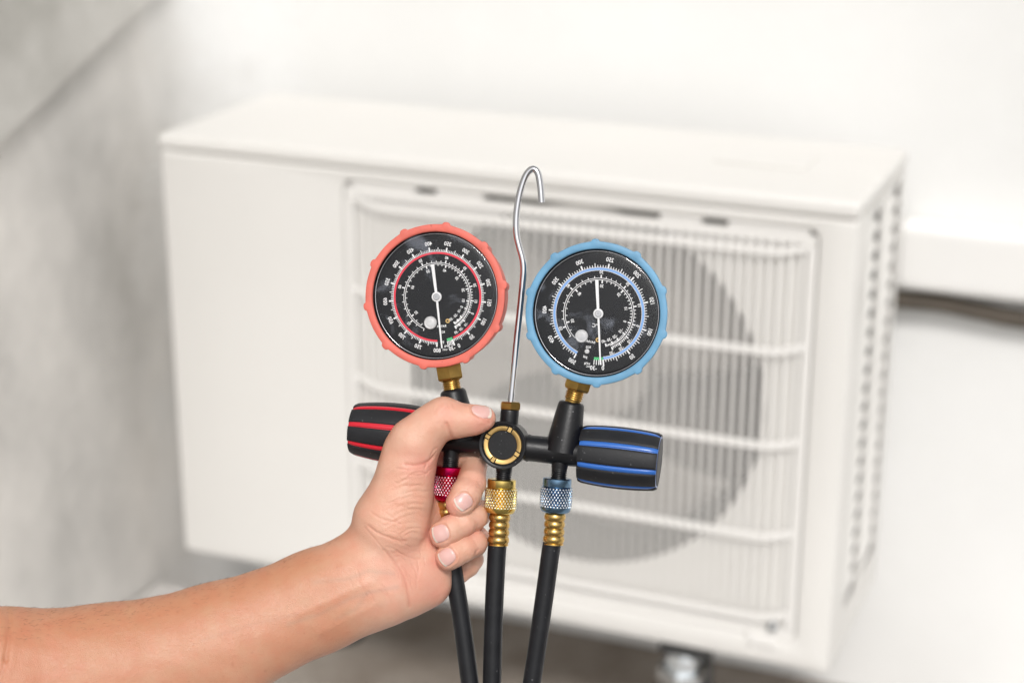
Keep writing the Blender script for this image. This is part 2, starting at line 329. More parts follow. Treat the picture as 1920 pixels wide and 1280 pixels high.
kb = ac(CS, 0, 0)*[1, 1, 0]
b = MB().box([0.030, -0.35, 0.050], [0.026, 0.45, 0.044]); ko = me_obj('kerb', b.mesh('kerb', 0), M['ground'], None, tuple(kb)); ko.rotation_euler = (0, 0, YAW)
bv = ko.modifiers.new('bevel', 'BEVEL'); bv.width = 0.008; bv.segments = 3
tag(ko, 'low pale concrete kerb along the foot of the grey side wall', 'kerb')
# duct and dark tube on the wall at the right
def acmesh(mb, name, smooth=35, bevel=None):
    return mb.mesh(name, smooth)
RZ = YAW
tr = empty('pipe_cover', tuple(ac(0.79, WD, 0.345)), RZ); tag(tr, 'flat white plastic pipe cover running right from the air conditioner along the wall', 'pipe cover')
b = MB().box([1.2, -0.026, 0.046], [1.2, 0.023, 0.040]); o = me_obj('cover', b.mesh('cover', 0), M['white_pvc'], tr)
bv = o.modifiers.new('bevel', 'BEVEL'); bv.width = 0.012; bv.segments = 4
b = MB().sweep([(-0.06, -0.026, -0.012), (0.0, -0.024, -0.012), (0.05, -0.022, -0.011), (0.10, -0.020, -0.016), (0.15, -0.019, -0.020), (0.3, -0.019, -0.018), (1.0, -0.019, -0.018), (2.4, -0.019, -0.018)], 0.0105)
po = me_obj('dark_tube', b.mesh('dark_tube'), M['tube_dark'], None, tuple(ac(0.79, WD, 0.345))); po.rotation_euler = (0, 0, RZ)  # dark brown tube along the cover's lower edge
tag(po, 'dark tube running just under the white pipe cover', 'pipe')

# ================================================================== AIR CONDITIONER (local: x along width, y into depth, z up)
acr = empty('air_conditioner', tuple(ac(0, 0, 0)), RZ)
tag(acr, 'cream outdoor air conditioner unit with round fan behind a slatted grille', 'air conditioner')
def acp(name, mb, m, parent=acr, loc=(0, 0, 0), bevel=0.0, seg=2, smooth=35, label=None):
    o = me_obj(name, mb.mesh(name, smooth), m, parent, loc)
    if bevel: bv = o.modifiers.new('bevel', 'BEVEL'); bv.width = bevel; bv.segments = seg; bv.limit_method = 'ANGLE'; bv.harden_normals = False
    if label: o['label'] = label
    return o
GX0, GX1, GZ0, GZ1 = 0.232, 0.762, 0.030, 0.489
LID = 0.018
# front panel: a ring round the grille opening, turned back at its edges
def ring_panel(x0, x1, z0, z1, ix0, ix1, iz0, iz1, y0, y1, rr=0.012, n=6):
    def rect(a0, a1, b0, b1, y, r):
        P = []
        for cx, cz, a in ((a1-r, b1-r, 0), (a0+r, b1-r, 90), (a0+r, b0+r, 180), (a1-r, b0+r, 270)):
            for k in range(n+1): t = math.radians(a+90*k/n); P.append((cx+r*math.cos(t), y, cz+r*math.sin(t)))
        return P
    A = rect(x0, x1, z0, z1, y1, 0.004); B = rect(x0+0.0, x1-0.0, z0, z1, y0+0.005, 0.004); Bb = rect(x0+0.0015, x1-0.0015, z0+0.0015, z1-0.0015, y0+0.0015, 0.004); B2 = rect(x0+0.004, x1-0.004, z0+0.004, z1-0.003, y0, 0.004)
    C = rect(ix0-0.004, ix1+0.004, iz0-0.004, iz1+0.004, y0, rr); C2 = rect(ix0-0.001, ix1+0.001, iz0-0.001, iz1+0.001, y0+0.0015, rr); D = rect(ix0, ix1, iz0, iz1, y0+0.004, rr); E = rect(ix0, ix1, iz0, iz1, y0+0.018, rr)
    k = len(A); Vv = A+B+Bb+B2+C+C2+D+E; Fc = []
    for i in range(7):
        for j in range(k): Fc.append((i*k+j, i*k+(j+1) % k, (i+1)*k+(j+1) % k, (i+1)*k+j))
    return MB().add(Vv, Fc)
acp('front_panel', ring_panel(0, ACW, 0, ACH-LID-0.001, GX0, GX1, GZ0, GZ1, 0, 0.04), M['casing'], smooth=30)
# lid with a skirt, slightly proud
b = MB().box([ACW/2, ACD/2, ACH-LID/2], [ACW/2+0.0015, ACD/2+0.0015, LID/2]); acp('top_panel', b, M['casing'], bevel=0.006, seg=4)
b = MB().box([0.67, 0.14, ACH+0.0012], [0.05, 0.03, 0.0012]); acp('emboss', b, M['casing'], bevel=0.001)
b = MB().box([0.0015, ACD/2+0.02, (ACH-LID)/2], [0.0015, ACD/2-0.021, (ACH-LID)/2-0.001]); acp('side_panel', b, M['casing'])
b = MB().box([ACW/2, ACD-0.002, (ACH-LID)/2], [ACW/2-0.004, 0.0015, (ACH-LID)/2-0.001]); acp('back_panel', b, M['casing'])
b = MB().box([ACW/2, ACD/2+0.01, 0.004], [ACW/2-0.004, ACD/2-0.02, 0.004]); acp('base_pan', b, M['casing'])
# right side: panel with louvred openings
X = ACW; zt, zb = 0.494, 0.045
b = MB()
cols_ = [(0.062, 0.130), (0.150, 0.236)]
for y0, y1 in ((0.041, 0.062), (0.130, 0.150), (0.236, ACD-0.004)): b.box([X-0.0012, (y0+y1)/2, (zt+zb)/2], [0.0012, (y1-y0)/2, (zt-zb)/2])
b.box([X-0.0012, (0.041+ACD-0.004)/2, (ACH-LID-0.001+zt)/2], [0.0012, (ACD-0.045)/2, (ACH-LID-0.001-zt)/2])
b.box([X-0.0012, (0.041+ACD-0.004)/2, (zb+0.001)/2], [0.0012, (ACD-0.045)/2, (zb-0.001)/2])
acp('side_frame', b, M['casing'], smooth=0)
b = MB().box([X-0.016, 0.15, 0.27], [0.0015, 0.095, 0.235]); acp('side_coil', b, M['vent_dark'])
NL = 21
for ci, (y0, y1) in enumerate(cols_):
    lm = None
    for i in range(NL):
        z = zb+(i+0.5)*(zt-zb)/NL
        if lm is None:
            bb = MB(); hl = (y1-y0)/2
            # slanted blade: leans outwards at its foot, rises towards the back
            R = np.array([[0, 1, 0.22], [0.62, 0.0, -0.78], [0.78, -0.2, 0.62]]); R = R/np.linalg.norm(R, axis=1)[:, None]
            bb.box([0, 0, 0], [hl*1.0, 0.0044, 0.0011], R); lm = bb.mesh('louvre_blade', 0)
            lm.materials.append(M['casing'])
        me_obj('louvre_blade', lm, None, acr, (X-0.0062, (y0+y1)/2, z))
# inside: bulkhead with the round orifice, coil, fan
FX, FZ, FR = 0.509, 0.282, 0.205
n = 96; Vv = []; 
th = np.arange(n)/n*2*PI
for t in th: Vv.append((FX+FR*math.cos(t), 0.0118, FZ+FR*math.sin(t)))
x0, x1, z0, z1 = 0.226, 0.775, 0.012, 0.477
for t in th:                                  # rectangle ring
    c, s_ = math.cos(t), math.sin(t); k = 9e9
    if c > 1e-9: k = min(k, (x1-FX)/c)
    if c < -1e-9: k = min(k, (x0-FX)/c)
    if s_ > 1e-9: k = min(k, (z1-FZ)/s_)
    if s_ < -1e-9: k = min(k, (z0-FZ)/s_)
    Vv.append((FX+k*c, 0.0118, FZ+k*s_))
Fc = [(j, (j+1) % n, n+(j+1) % n, n+j) for j in range(n)]
for t in th: Vv.append((FX+(FR-0.004)*math.cos(t), 0.022, FZ+(FR-0.004)*math.sin(t)))
for t in th: Vv.append((FX+(FR-0.004)*math.cos(t), 0.10, FZ+(FR-0.004)*math.sin(t)))
Fc += [(j, (j+1) % n, 2*n+(j+1) % n, 2*n+j) for j in range(n)]+[(2*n+j, 2*n+(j+1) % n, 3*n+(j+1) % n, 3*n+j) for j in range(n)]
o = acp('bulkhead', MB().add(Vv, Fc), M['shroud'])
o.data.materials.clear(); o.data.materials.append(M['casing']); o.data.materials.append(M['shroud'])
for p in o.data.polygons:
    if p.index >= n: p.material_index = 1
b = MB()
b.box([0.5, 0.165, 0.26], [0.28, 0.002, 0.24]); acp('coil', b, M['coil'])
fr_ = acp('fan', MB().lathe([FX, 0.060, FZ], [0, 1, 0], [(0, 0.02), (0.002, 0.042), (0.012, 0.055), (0.05, 0.056)], 40), M['fan'])
fr_['label'] = 'round fan with a grey hub'
for k in range(3):
    Vv = []; na, nr = 12, 8; a0 = k*2*PI/3+0.5
    for i in range(nr+1):
        r = 0.052+(0.190-0.052)*i/nr; sp = 1.15+0.25*i/nr
        for j in range(na+1):
            a = a0+sp*(j/na-0.5)+0.35*(i/nr)
            Vv.append((FX+r*math.cos(a), 0.078+0.045*(j/na-0.5)*-1-0.004*math.sin(PI*j/na), FZ+r*math.sin(a)))
    Fc = [(i*(na+1)+j, i*(na+1)+j+1, (i+1)*(na+1)+j+1, (i+1)*(na+1)+j) for i in range(nr) for j in range(na)]
    o = acp('fan_blade', MB().add(Vv, Fc), M['fan'], fr_); so_ = o.modifiers.new('solid', 'SOLIDIFY'); so_.thickness = 0.0025
# grille: border, slats that turn back at the top and the bottom, cross bars
def bulge(x, z):
    u = min((x-GX0), (GX1-x))/0.05; v = min((z-GZ0), (GZ1-z))/0.04
    f = lambda q: 1 if q >= 1 else (math.sin(max(q, 0)*PI/2))
    return 0.010-0.010*f(u)*f(v)              # y of the grille's skin
gb = MB()
pts = [(GX0+.006, GZ0+.006), (GX1-.006, GZ0+.006), (GX1-.006, GZ1-.012), (GX0+.006, GZ1-.012)]
for i in range(4):
    (xa, za), (xb, zb_) = pts[i], pts[(i+1) % 4]; c = [(xa+xb)/2, 0.009, (za+zb_)/2]
    gb.box(c, [abs(xb-xa)/2+.004 if i % 2 == 0 else .0045, .005, .0045 if i % 2 == 0 else abs(zb_-za)/2-.0055])
gf = acp('grille_frame', gb, M['grille'], smooth=0)
for xa, xb in ((GX0+.01, 0.318), (0.344, 0.398), (0.596, 0.640), (0.668, GX1-.01)):
    acp('grille_tab', MB().box([(xa+xb)/2, 0.010, GZ1-0.0035], [(xb-xa)/2, 0.006, 0.0035]), M['grille'], smooth=0)
acp('gap_backing', MB().box([(GX0+GX1)/2, 0.021, GZ1-0.012], [(GX1-GX0)/2-0.001, 0.0015, 0.012]), M['dark_slot'], smooth=0)
NS = 48; sx = np.linspace(GX0+0.0165, GX1-0.0165, NS)
slat_mesh = None
for x in sx:
    edge = min(x-GX0, GX1-x) < 0.05
    if slat_mesh is None or edge:
        zz = np.concatenate([np.linspace(GZ0+.011, GZ0+.055, 7), np.linspace(GZ1-.055, GZ1-.017, 7)])
        P = [(0, bulge(x if edge else 0.5, z), z) for z in zz]
        bb = MB(); nn = len(P)
        Vv = []
        for _, y, z in P: Vv += [(-.0021, y, z), (.0021, y, z), (.0015, y+.003, z), (-.0015, y+.003, z)]
        Fc = [(4*i+j, 4*i+(j+1) % 4, 4*i+4+(j+1) % 4, 4*i+4+j) for i in range(nn-1) for j in range(4)]+[(0, 3, 2, 1), (4*nn-4, 4*nn-3, 4*nn-2, 4*nn-1)]
        mm = bb.add(Vv, Fc).mesh('slat', 30); mm.materials.append(M['grille'])
        if not edge: slat_mesh = mm
        use = mm
    else: use = slat_mesh
    me_obj('slat', use, None, acr, (x, 0, 0))
for z in (0.462, 0.356, 0.252, 0.148, 0.052):
    Vv = []; xs = np.concatenate([np.linspace(GX0+.010, GX0+.06, 7), np.linspace(GX1-.06, GX1-.010, 7)])
    for x in xs:
        y = bulge(x, z)-0.0025; dz = 0.012*(1-min(1, min(x-GX0, GX1-x)/0.05))**2
        Vv += [(x, y, z-.0037+dz), (x, y, z+.0037+dz), (x, y+.005, z+.0037+dz), (x, y+.005, z-.0037+dz)]
    nn = len(xs); Fc = [(4*i+j, 4*i+(j+1) % 4, 4*i+4+(j+1) % 4, 4*i+4+j) for i in range(nn-1) for j in range(4)]+[(0, 3, 2, 1), (4*nn-4, 4*nn-3, 4*nn-2, 4*nn-1)]
    acp('cross_bar', MB().add(Vv, Fc), M['grille'], smooth=30)
acp('screw', MB().lathe([0.737, 0.003, 0.044], [0, -1, 0], [(0, .0055), (.003, .0055), (.005, .003)], 20), M['dull_zinc'])
acp('clip', MB().box([0.727, -0.001, 0.0285], [0.016, 0.003, 0.007]), M['grille'], bevel=.002)
acp('screw', MB().lathe([0.715, 0.001, 0.010], [0, -1, 0], [(0, .004), (.002, .004), (.003, .002)], 20), M['casing'])
for xf_, yf_ in ((0.10, 0.20), (0.637, 0.05)):
    ft = acp('foot', MB().box([xf_, yf_, -0.008], [0.028, 0.045, 0.0075]), M['foot'], bevel=.003)
    acp('nut', MB().lathe([xf_-0.004, yf_-0.032, -0.048], [0.1, -0.15, 1], [(0, .014), (.001, .028), (.018, .028), (.019, .020), (.032, .018), (.036, .010)], 6), M['zinc'], ft, smooth=20)
    acp('leg', MB().lathe([xf_, yf_, -ACZ+0.001], [0, 0, 1], [(0, .04), (.01, .04), (.03, .026), (ACZ-0.02, .022)], 24), M['foot'], ft)

# ================================================================== MANIFOLD GAUGE SET (camera-pixel coordinates: x right, y down, z towards the camera)
def unit(v): v = np.asarray(v, float); return v/np.linalg.norm(v)
TOP_LOC = cam2w(MO[None])[0]
man = empty('manifold_gauge_set', tuple(TOP_LOC))
tag(man, 'black refrigerant manifold with red and blue dial gauges and steel hook, held in the hand', 'gauge set')
def tri(x): return np.abs((x % 1)*2-1)
def pt(px, py, wd=0.0): return mp(px, py, wd)
bar_l = pt(662, 803); bar_r = pt(1240, 862); BX = unit(bar_r-bar_l)          # the bar's axis
BY = unit(E2-(E2@BX)*BX); 
C0 = pt(947.5, 834.5, 0)
def onbar(px):                                # point of the bar's axis under photo x
    y = 834.5+(px-947.5)*math.tan(math.radians(6.3)); return pt(px, y, 0)
# --- body
b = MB()
b.lathe(onbar(985), onbar(1094)-onbar(985), [(0, 24), (6, 26), (10, 24.5), (np.linalg.norm(onbar(1094)-onbar(985)), 25.5)], 40)
b.lathe(onbar(912), onbar(800)-onbar(912), [(0, 24), (6, 26), (10, 24.5), (np.linalg.norm(onbar(800)-onbar(912)), 25)], 40)
# shoulders under the gauges (cones) with rounded top edge
def cone(base, top, rb, rt):
    d = unit(top-base); l = np.linalg.norm(top-base)
    b.lathe(base, d, [(0, rb), (l-7, rt+1.2), (l-3, rt), (l-0.8, rt-2.5), (l, rt-5)], 40)
S_R = (pt(1055, 846), pt(1072, 753)); S_L = (pt(866, 826), pt(848.5, 730))
cone(S_R[0], S_R[1], 35, 23.5); cone(S_L[0], S_L[1], 35, 23.5)
# ports below
def thread(mb, A, d, L0, r, n=6, pitch=3.4, depth=1.6):
    pr = [(0, r)]; x = L0
    for i in range(n): pr += [(x, r-depth), (x+pitch*.25, r+.4), (x+pitch*.5, r+.6), (x+pitch*.8, r-depth)]; x += pitch
    pr += [(x, r-depth), (x+1, r-depth-1)]; mb.lathe(A, d, pr, 32); return x
D_R = unit(pt(1045, 905)-pt(1050, 850)); D_C = unit(pt(942, 905)-pt(947, 850)); D_L = unit(pt(843, 905)-pt(848, 850))
P_R = pt(1051.5, 850); P_C = pt(948, 850); P_L = pt(848, 830)
b.lathe(P_R, D_R, [(0, 15), (20, 16), (34, 14)], 32); b.lathe(P_C, D_C, [(20, 16), (34, 15)], 32); b.lathe(P_L, D_L, [(0, 16), (34, 14)], 32)
thread(b, P_R, D_R, 27, 14.5, 6); thread(b, P_C, D_C, 28, 14.5, 6); thread(b, P_L, D_L, 27, 14.5, 6)
# centre block: short cylinder facing front
CCf = pt(941.6, 834.5, 30); cyl = [(-66, 20), (-66, 38), (-62, 42), (-8, 43.5), (-3, 45), (-1.2, 45), (0, 43.8), (0, 39.5), (-1.0, 38.2), (-7, 38.0), (-7, 5)]
b.lathe(CCf, EN, cyl, 64, cap=True)
# neck for the hook
H_A = pt(953.5, 800); H_D = unit(pt(956.5, 765)-pt(953.5, 800))
nl = np.linalg.norm(pt(956.5, 766)-H_A)
b.lathe(H_A, H_D, [(0, 17), (8, 17.5), (nl-5, 17.5), (nl-2, 16.8), (nl, 15.5)], 36)
body = part('manifold_body', b, M['black_body'], man, 40)
# brass ring with four tabs, and the dark window
b = MB(); b.lathe(CCf-EN*8, EN, [(0, 27), (0, 36.0), (4.6, 36.0), (5.4, 35.3), (5.4, 28.6), (4.8, 27.6), (2, 27.0)], 64, cap=False)
rg = part('sight_glass_ring', b, M['bright_brass'], body, 40)
for a in (26, -60, 121, -147):
    t = math.radians(a); rd = E1*math.sin(t)-E2*math.cos(t); tg_ = np.cross(rd, EN)
    part('ring_tab', MB().box(CCf+rd*32-EN*2.0, [4.3, 3.2, 0.9], np.array([rd, tg_, EN])), M['bright_brass'], body, 0)
    b = MB()
    for q in (-4.3, 4.3): b.box(CCf+rd*32+tg_*q-EN*2.4, [4.3, 1.0, .3], np.array([rd, tg_, EN]))
    part('ring_slot', b, M['inner_black'], body, 0)
part('sight_window', MB().lathe(CCf-EN*10, EN, [(0, 27.4), (2, 27.4), (2.5, 26), (2.2, 18), (2.0, 0.5)], 48), M['inner_black'], body, 40)
# --- hook with hex nut
A = pt(956.5, 768); top = pt(957.3, 751)
part('hook_nut', MB().lathe(A, unit(top-A), [(0, 18.5), (1.5, 20.5), (12.5, 20.5), (15, 18), (15.2, 7)], 6, up=EN*0.95+E1*.25, cap=True), M['brass'], man, 20)
hp = [(957, 760), (957.8, 753), (963, 700), (968.5, 641), (975.5, 575), (980.0, 528), (981.5, 505), (979.5, 485), (973.5, 463), (969, 443), (967.5, 420), (969, 395), (974, 365), (982, 338), (990, 323), (1000, 317), (1008.5, 325), (1013, 348), (1015.5, 380)]
b = MB().sweep([pt(x, y, 0) for x, y in hp], [6.2]*2+[6.2]*4+[6.4]*13, 24); part('hook', b, M['chrome'], man, 50)

# --- knobs
def knob(px0, px1, rads, a0, mcol, ends, label):
    A = onbar(px0); B = onbar(px1); ax = unit(B-A); Ln = np.linalg.norm(B-A)
    up_ = unit(-E2-((-E2)@ax)*ax); fr = unit(np.cross(ax, up_)); fr = fr if fr[2] > 0 else -fr
    n, m = 192, 28; r0, r1, r2 = rads
    def rad(t): return r0*(1-t)*(1-2*t)+4*r1*t*(1-t)+r2*t*(2*t-1)
    # core: coloured body whose ridges show between the pads
    b = MB(); prof = [(2, r0-8), (2.5, r0-3.2), (5, r0-1.4)]+[(5+(Ln-10)*i/m, rad((5+(Ln-10)*i/m)/Ln)-1.0) for i in range(1, m)]+[(Ln-4, r2-1.4), (Ln-1.2, r2-3.4), (Ln-0.5, r2-9), (Ln-2.5, r2-11), (Ln-2.5, 5)]
    b.lathe(A, ax, prof, 96, up=up_); core = part('knob', b, mcol, man, 35, label)
    part('end_cap', MB().lathe(B-ax*3, ax, [(0, r2-7), (2.2, r2-7), (3.0, r2-8), (3.0, 4)], 48), M['black_rubber'], core, 35)
    for k in range(8):
        ac_ = math.radians(a0+22.5+45*k); half = math.radians(22.5)-4.6/50
        b = MB(); nu, nv = 14, 24; V = []
        for lay in (0, 1):
            for i in range(nv+1):
                t = i/nv; d = 1.0+(Ln-2.0)*t
                for j in range(nu+1):
                    u = j/nu*2-1; e = max(abs(u), abs(2*t-1)**6*0.999)
                    ed = 1-max(0, (abs(u)-0.86)/0.14)**2; ee = 1-max(0, (abs(2*t-1)-0.94)/0.06)**2
                    r = rad(d/Ln)-(4.0 if lay == 0 else 0)+(1.1*min(ed, ee)*1.6-0.6 if lay else 0)
                    a = ac_+half*u; V.append(A+ax*d+r*(math.sin(a)*fr*1+math.cos(a)*up_))
        k1 = nu+1; N1 = (nv+1)*k1; Fc = []
        for i in range(nv):
            for j in range(nu):
                q = (i*k1+j, i*k1+j+1, (i+1)*k1+j+1, (i+1)*k1+j); Fc.append(q[::-1]); Fc.append(tuple(x+N1 for x in q))
        for i in range(nv): Fc.append((i*k1, (i+1)*k1, N1+(i+1)*k1, N1+i*k1)); Fc.append((i*k1+nu, N1+i*k1+nu, N1+(i+1)*k1+nu, (i+1)*k1+nu))
        for j in range(nu): Fc.append((j, N1+j, N1+j+1, j+1)); e_ = nv*k1; Fc.append((e_+j, e_+j+1, N1+e_+j+1, N1+e_+j))
        b.add(V, Fc); part('grip_pad', b, M['black_rubber'], core, 40)
        # raised coloured rib in each gap
        ar = math.radians(a0+45*k); rd = math.sin(ar)*fr+math.cos(ar)*up_; tg_ = np.cross(ax, rd); V = []; mm = 24
        for i in range(mm+1):
            d = 3+(Ln-6)*i/mm; r = rad(d/Ln)+0.9-3*(abs(2*i/mm-1)**14)
            for q, h in ((-3.6, -3), (-3.4, -.5), (-2.4, .25), (2.4, .25), (3.4, -.5), (3.6, -3)): V.append(A+ax*d+rd*(r+h)+tg_*q)
        Fc = [(6*i+j, 6*i+(j+1) % 6, 6*i+6+(j+1) % 6, 6*i+6+j) for i in range(mm) for j in range(6)]+[tuple(range(6)), tuple(range(6*mm, 6*mm+6))[::-1]]
        part('rib', MB().add(V, Fc), mcol, core, 40)
    return core
knob(1088, 1237, (51.5, 56.5, 51.5), 18, M['knob_blue'], 1, 'black grip knob with blue ribs')
knob(812, 662.5, (51.5, 56, 47), 31, M['knob_red'], 1, 'black grip knob with red ribs')

# --- couplings, barbs and hoses
def knurl(name, A, d, l0, l1, r, m0, m1, parent, nk=30, amp=2.6):
    n = nk*8; pz = (2*PI*r/nk)*1.5; m = int((l1-l0)/pz*10); V = []; Hh = []; a = unit(np.cross(d, [0.3, 0.1, 1])); c = np.cross(d, a)
    th = np.arange(n)/n
    for i in range(m+1):
        z = l0+(l1-l0)*i/m; f1 = tri(th*nk+(z/pz)); f2 = tri(th*nk-(z/pz)); h = np.clip(np.minimum(f1, f2)*2.2-0.1, 0, 1)
        Hh.append(h); h = h*amp*(1 if 0 < i < m else 0); rr = r-amp+h
        V.append(A+d*z+rr[:, None]*(np.cos(th*2*PI)[:, None]*a+np.sin(th*2*PI)[:, None]*c))
    Fc = [(i*n+j, i*n+(j+1) % n, (i+1)*n+(j+1) % n, (i+1)*n+j) for i in range(m) for j in range(n)]
    o = part(name, MB().add(np.concatenate(V), Fc), m0, parent, 0); o.data.materials.append(m1)
    Hh = np.concatenate(Hh); mi = np.array([1 if Hh[list(f)].mean() > 0.72 else 0 for f in Fc], np.int32)  # faces on the tips get the pale metal as a painted glint
    if len(o.data.polygons) == len(mi): o.data.polygons.foreach_set('material_index', mi)
    return o
def line_set(top, mid, dirn, colr, hose_pts, hr, lab, tip_glint):
    d = unit(dirn); A = top
    # collar and lower rim
    b = MB().lathe(A, d, [(0, 14), (0, 25.5), (1.5, 27), (14.5, 27), (15.5, 26.5), (16.5, 28.6), (17.5, 29.2), (17.5, 26), (48, 26), (53, 29.2), (56, 29), (61, 27), (63.5, 24), (64, 15)], 56)
    hz = MB().sweep([mp(*p[:2], p[2] if len(p) > 2 else 0) for p in hose_pts], hr, 32)
    hose = part('hose', hz, M['hose'], man, 50, lab)
    cp = part('coupling', b, colr, hose, 35)
    knurl('knurled_grip', A, d, 17, 54, 30.4, colr, tip_glint, hose)
    pr = [(60, 13)]; x = 65
    for k in range(4):
        for q in range(9): t = q/8; pr.append((x+14*t, 17.2+2.6*math.sin(PI*t)**0.8+(0.6 if k in (0, 3) else 0)))
        x += 14
    pr += [(x+1, 19.2), (x+3, 19.2), (x+3.5, 17.5)]
    part('barb', MB().lathe(A, d, pr, 48), M['gold_barb'], hose, 50)
yR = pt(1045, 896); yC = pt(941, 898); yL = pt(843.3, 874)
line_set(yR, None, pt(1038, 1010)-yR, M['steel_blue'], [(1039, 1000), (1036.5, 1014), (1033, 1030), (1022.5, 1106), (1012, 1180), (997, 1280), (978, 1400), (950, 1560)], 17.2, 'black rubber hose on the steel blue coupling', M['glint_steel'])
line_set(yC, None, pt(934.5, 1012)-yC, M['gold'], [(935, 1000), (933.5, 1016), (931.5, 1035), (927.5, 1110), (924.5, 1190), (922.5, 1280), (921, 1400), (922, 1560)], 17.6, 'black rubber hose on the gold coupling', M['glint_gold'])
line_set(yL, None, pt(838, 985)-yL, M['magenta'], [(838.5, 975), (838, 992), (840, 1020), (848, 1058), (857, 1110), (868, 1180), (881, 1280), (897, 1400), (915, 1560)], 17.0, 'black rubber hose on the magenta coupling', M['glint_magenta'])

# --- gauges
def make_text(s, size):
    cu = bpy.data.curves.new('t', 'FONT'); cu.body = s; cu.size = size; cu.align_x = 'CENTER'; cu.align_y = 'CENTER'; cu.resolution_u = 2; cu.offset = size*0.020
    ob = bpy.data.objects.new('t', cu); me = bpy.data.meshes.new_from_object(ob)
    V = np.array([v.co[:] for v in me.vertices]) if len(me.vertices) else np.zeros((0, 3)); Fc = [tuple(p.vertices) for p in me.polygons]
    bpy.data.objects.remove(ob); bpy.data.curves.remove(cu); bpy.data.meshes.remove(me); return V, Fc
_tc = {}
def text(s, size):
    if (s, size) not in _tc: _tc[(s, size)] = make_text(s, size)
    return _tc[(s, size)]
def gauge(dc, front_c, nubphase, stem_top, stem_bot, spec, rubber, mband, rlab):
    W = 46.0                                  # front face of the boot above the manifold's plane
    Cf = mp(front_c[0], front_c[1], W)
    sc = (F-Cf[2])/F                          # nearer things are drawn larger: real radius for a photo radius
    Cd = Cf-EN*16                              # dial plane centre
    dcp = mp(dc[0], dc[1], W-16*sc)
    Cd = dcp
    def P(a, r, wd=0.0, c=Cd): t = math.radians(a); return c+sc*r*(E1*math.sin(t)-E2*math.cos(t))+EN*sc*wd
    # boot: lathe with ten rounded ribs
    n = 360; V = []; prof = [(-16, 120.5), (-3.5, 120.3), (-1.0, 121.2), (0, 122.6), (0, 131.0), (-1.2, 133.6), (-4.5, 134.6), (-9, 133), (-13, 130.5), (-30, 129.5), (-60, 128), (-78, 126), (-88, 122), (-93, 115), (-94, 60)]
    nubw = []
    for d, r in prof:
        amp = 0
        if -66 <= d <= 0 and r > 126: amp = 5.4*(1 if d > -58 else 0.8)
        if d == 0 and r < 126: amp = 0
        if d == -16: amp = 0
        if r > 125 and d < -9: amp *= 1.25
        if d <= -78: amp = 0
        if d == 0 and r > 125: amp *= .9
        nubw.append(amp)
    th = np.arange(n)/n*360
    q = ((th-nubphase+18) % 36)-18            # degrees from the nearest nub
    shape = np.clip(1-(q/3.5)**2, 0, 1)**0.5*0.8+0.2*np.exp(-(q/4.5)**2)
    shape = shape
    for (d, r), am in zip(prof, nubw):
        rr = (r+am*shape)*sc; t = np.radians(th)
        V.append(Cf+rr[:, None]*(np.sin(t)[:, None]*E1-np.cos(t)[:, None]*E2)+EN*sc*d)
    m = len(prof); Fc = [(i*n+j, i*n+(j+1) % n, (i+1)*n+(j+1) % n, (i+1)*n+j) for i in range(m-1) for j in range(n)]+[tuple((m-1)*n+j for j in range(n))]
    g_ = part('pressure_gauge', MB().add(np.concatenate(V), Fc), rubber, man, 42, rlab)
    # bezel rings (chrome) inside the boot
    part('bezel', MB().lathe(Cf-EN*sc*13, EN, [(-3, 122*sc), (8.0*sc, 122*sc), (8.0*sc, 119.8*sc), (-3, 119.4*sc)], 120, cap=False), M['inner_black'], g_, 50)
    nb_ = 8; part('bezel_ring', MB().lathe(Cf-EN*sc*13, EN, [(sc*(1.0+1.1*math.sin(2*PI*k/nb_)), sc*(117.2+1.1*math.cos(2*PI*k/nb_))) for k in range(nb_+1)], 120, cap=False), M['chrome'], g_, 60)
    part('dial_plate', MB().lathe(Cd-EN*2, EN, [(0, 121.5*sc), (2, 121.5*sc), (2, 0.5)], 96), M['dial'], g_, 20)
    # printed scale
    white = MB(); band = MB(); green = MB(); num = MB()
    def arc(mb, a0, a1, r0, r1, h, n_=None):
        k = max(2, int(abs(a1-a0)/2)); V = []
        for i in range(k+1):
            a = a0+(a1-a0)*i/k; V += [P(a, r0, h), P(a, r1, h)]
        mb.add(V, [(2*i, 2*i+1, 2*i+3, 2*i+2) for i in range(k)])
    def tick(a, r0, r1, wd_, h=.35):
        t = math.radians(a); tv = (E1*math.cos(t)+E2*math.sin(t))*sc*wd_*1.25/2
        white.add([P(a, r0, h)-tv, P(a, r1, h)-tv, P(a, r1, h)+tv, P(a, r0, h)+tv], [(0, 1, 2, 3)])
    def lab(s, a, r, size, flip=None):
        V, Fc = text(s, size)
        fl = (a > 90 or a < -100) if flip is None else flip
        t = math.radians(a); rad = E1*math.sin(t)-E2*math.cos(t); tan = E1*math.cos(t)+E2*math.sin(t)
        if fl: rad = -rad; tan = -tan
        c = P(a, r, .35)
        num.add([c+sc*(-v[0]*0.86*tan+v[1]*rad) for v in V], Fc)      # lettering is reversed left to right, as in the photograph
    def labxy(s, px, py, size, rot=0):
        V, Fc = text(s, size); c = mp(px, py, W-16*sc+.35); t = math.radians(rot); ex = E1*math.cos(t)+E2*math.sin(t); ey = -(E2*math.cos(t)-E1*math.sin(t))
        num.add([c+sc*(-v[0]*ex+v[1]*ey) for v in V], Fc)
    spec(P, arc, tick, lab, labxy, white, band, green)
    part('scale_marks', white, M['print'], g_, 0); part('numerals', num, M['print'], g_, 0); part('scale_band', band, mband, g_, 0); part('vacuum_mark', green, M['print_green'], g_, 0)
    # needle: long thin pointer and short broad tail
    a1, r1, a2, r2 = spec.needle
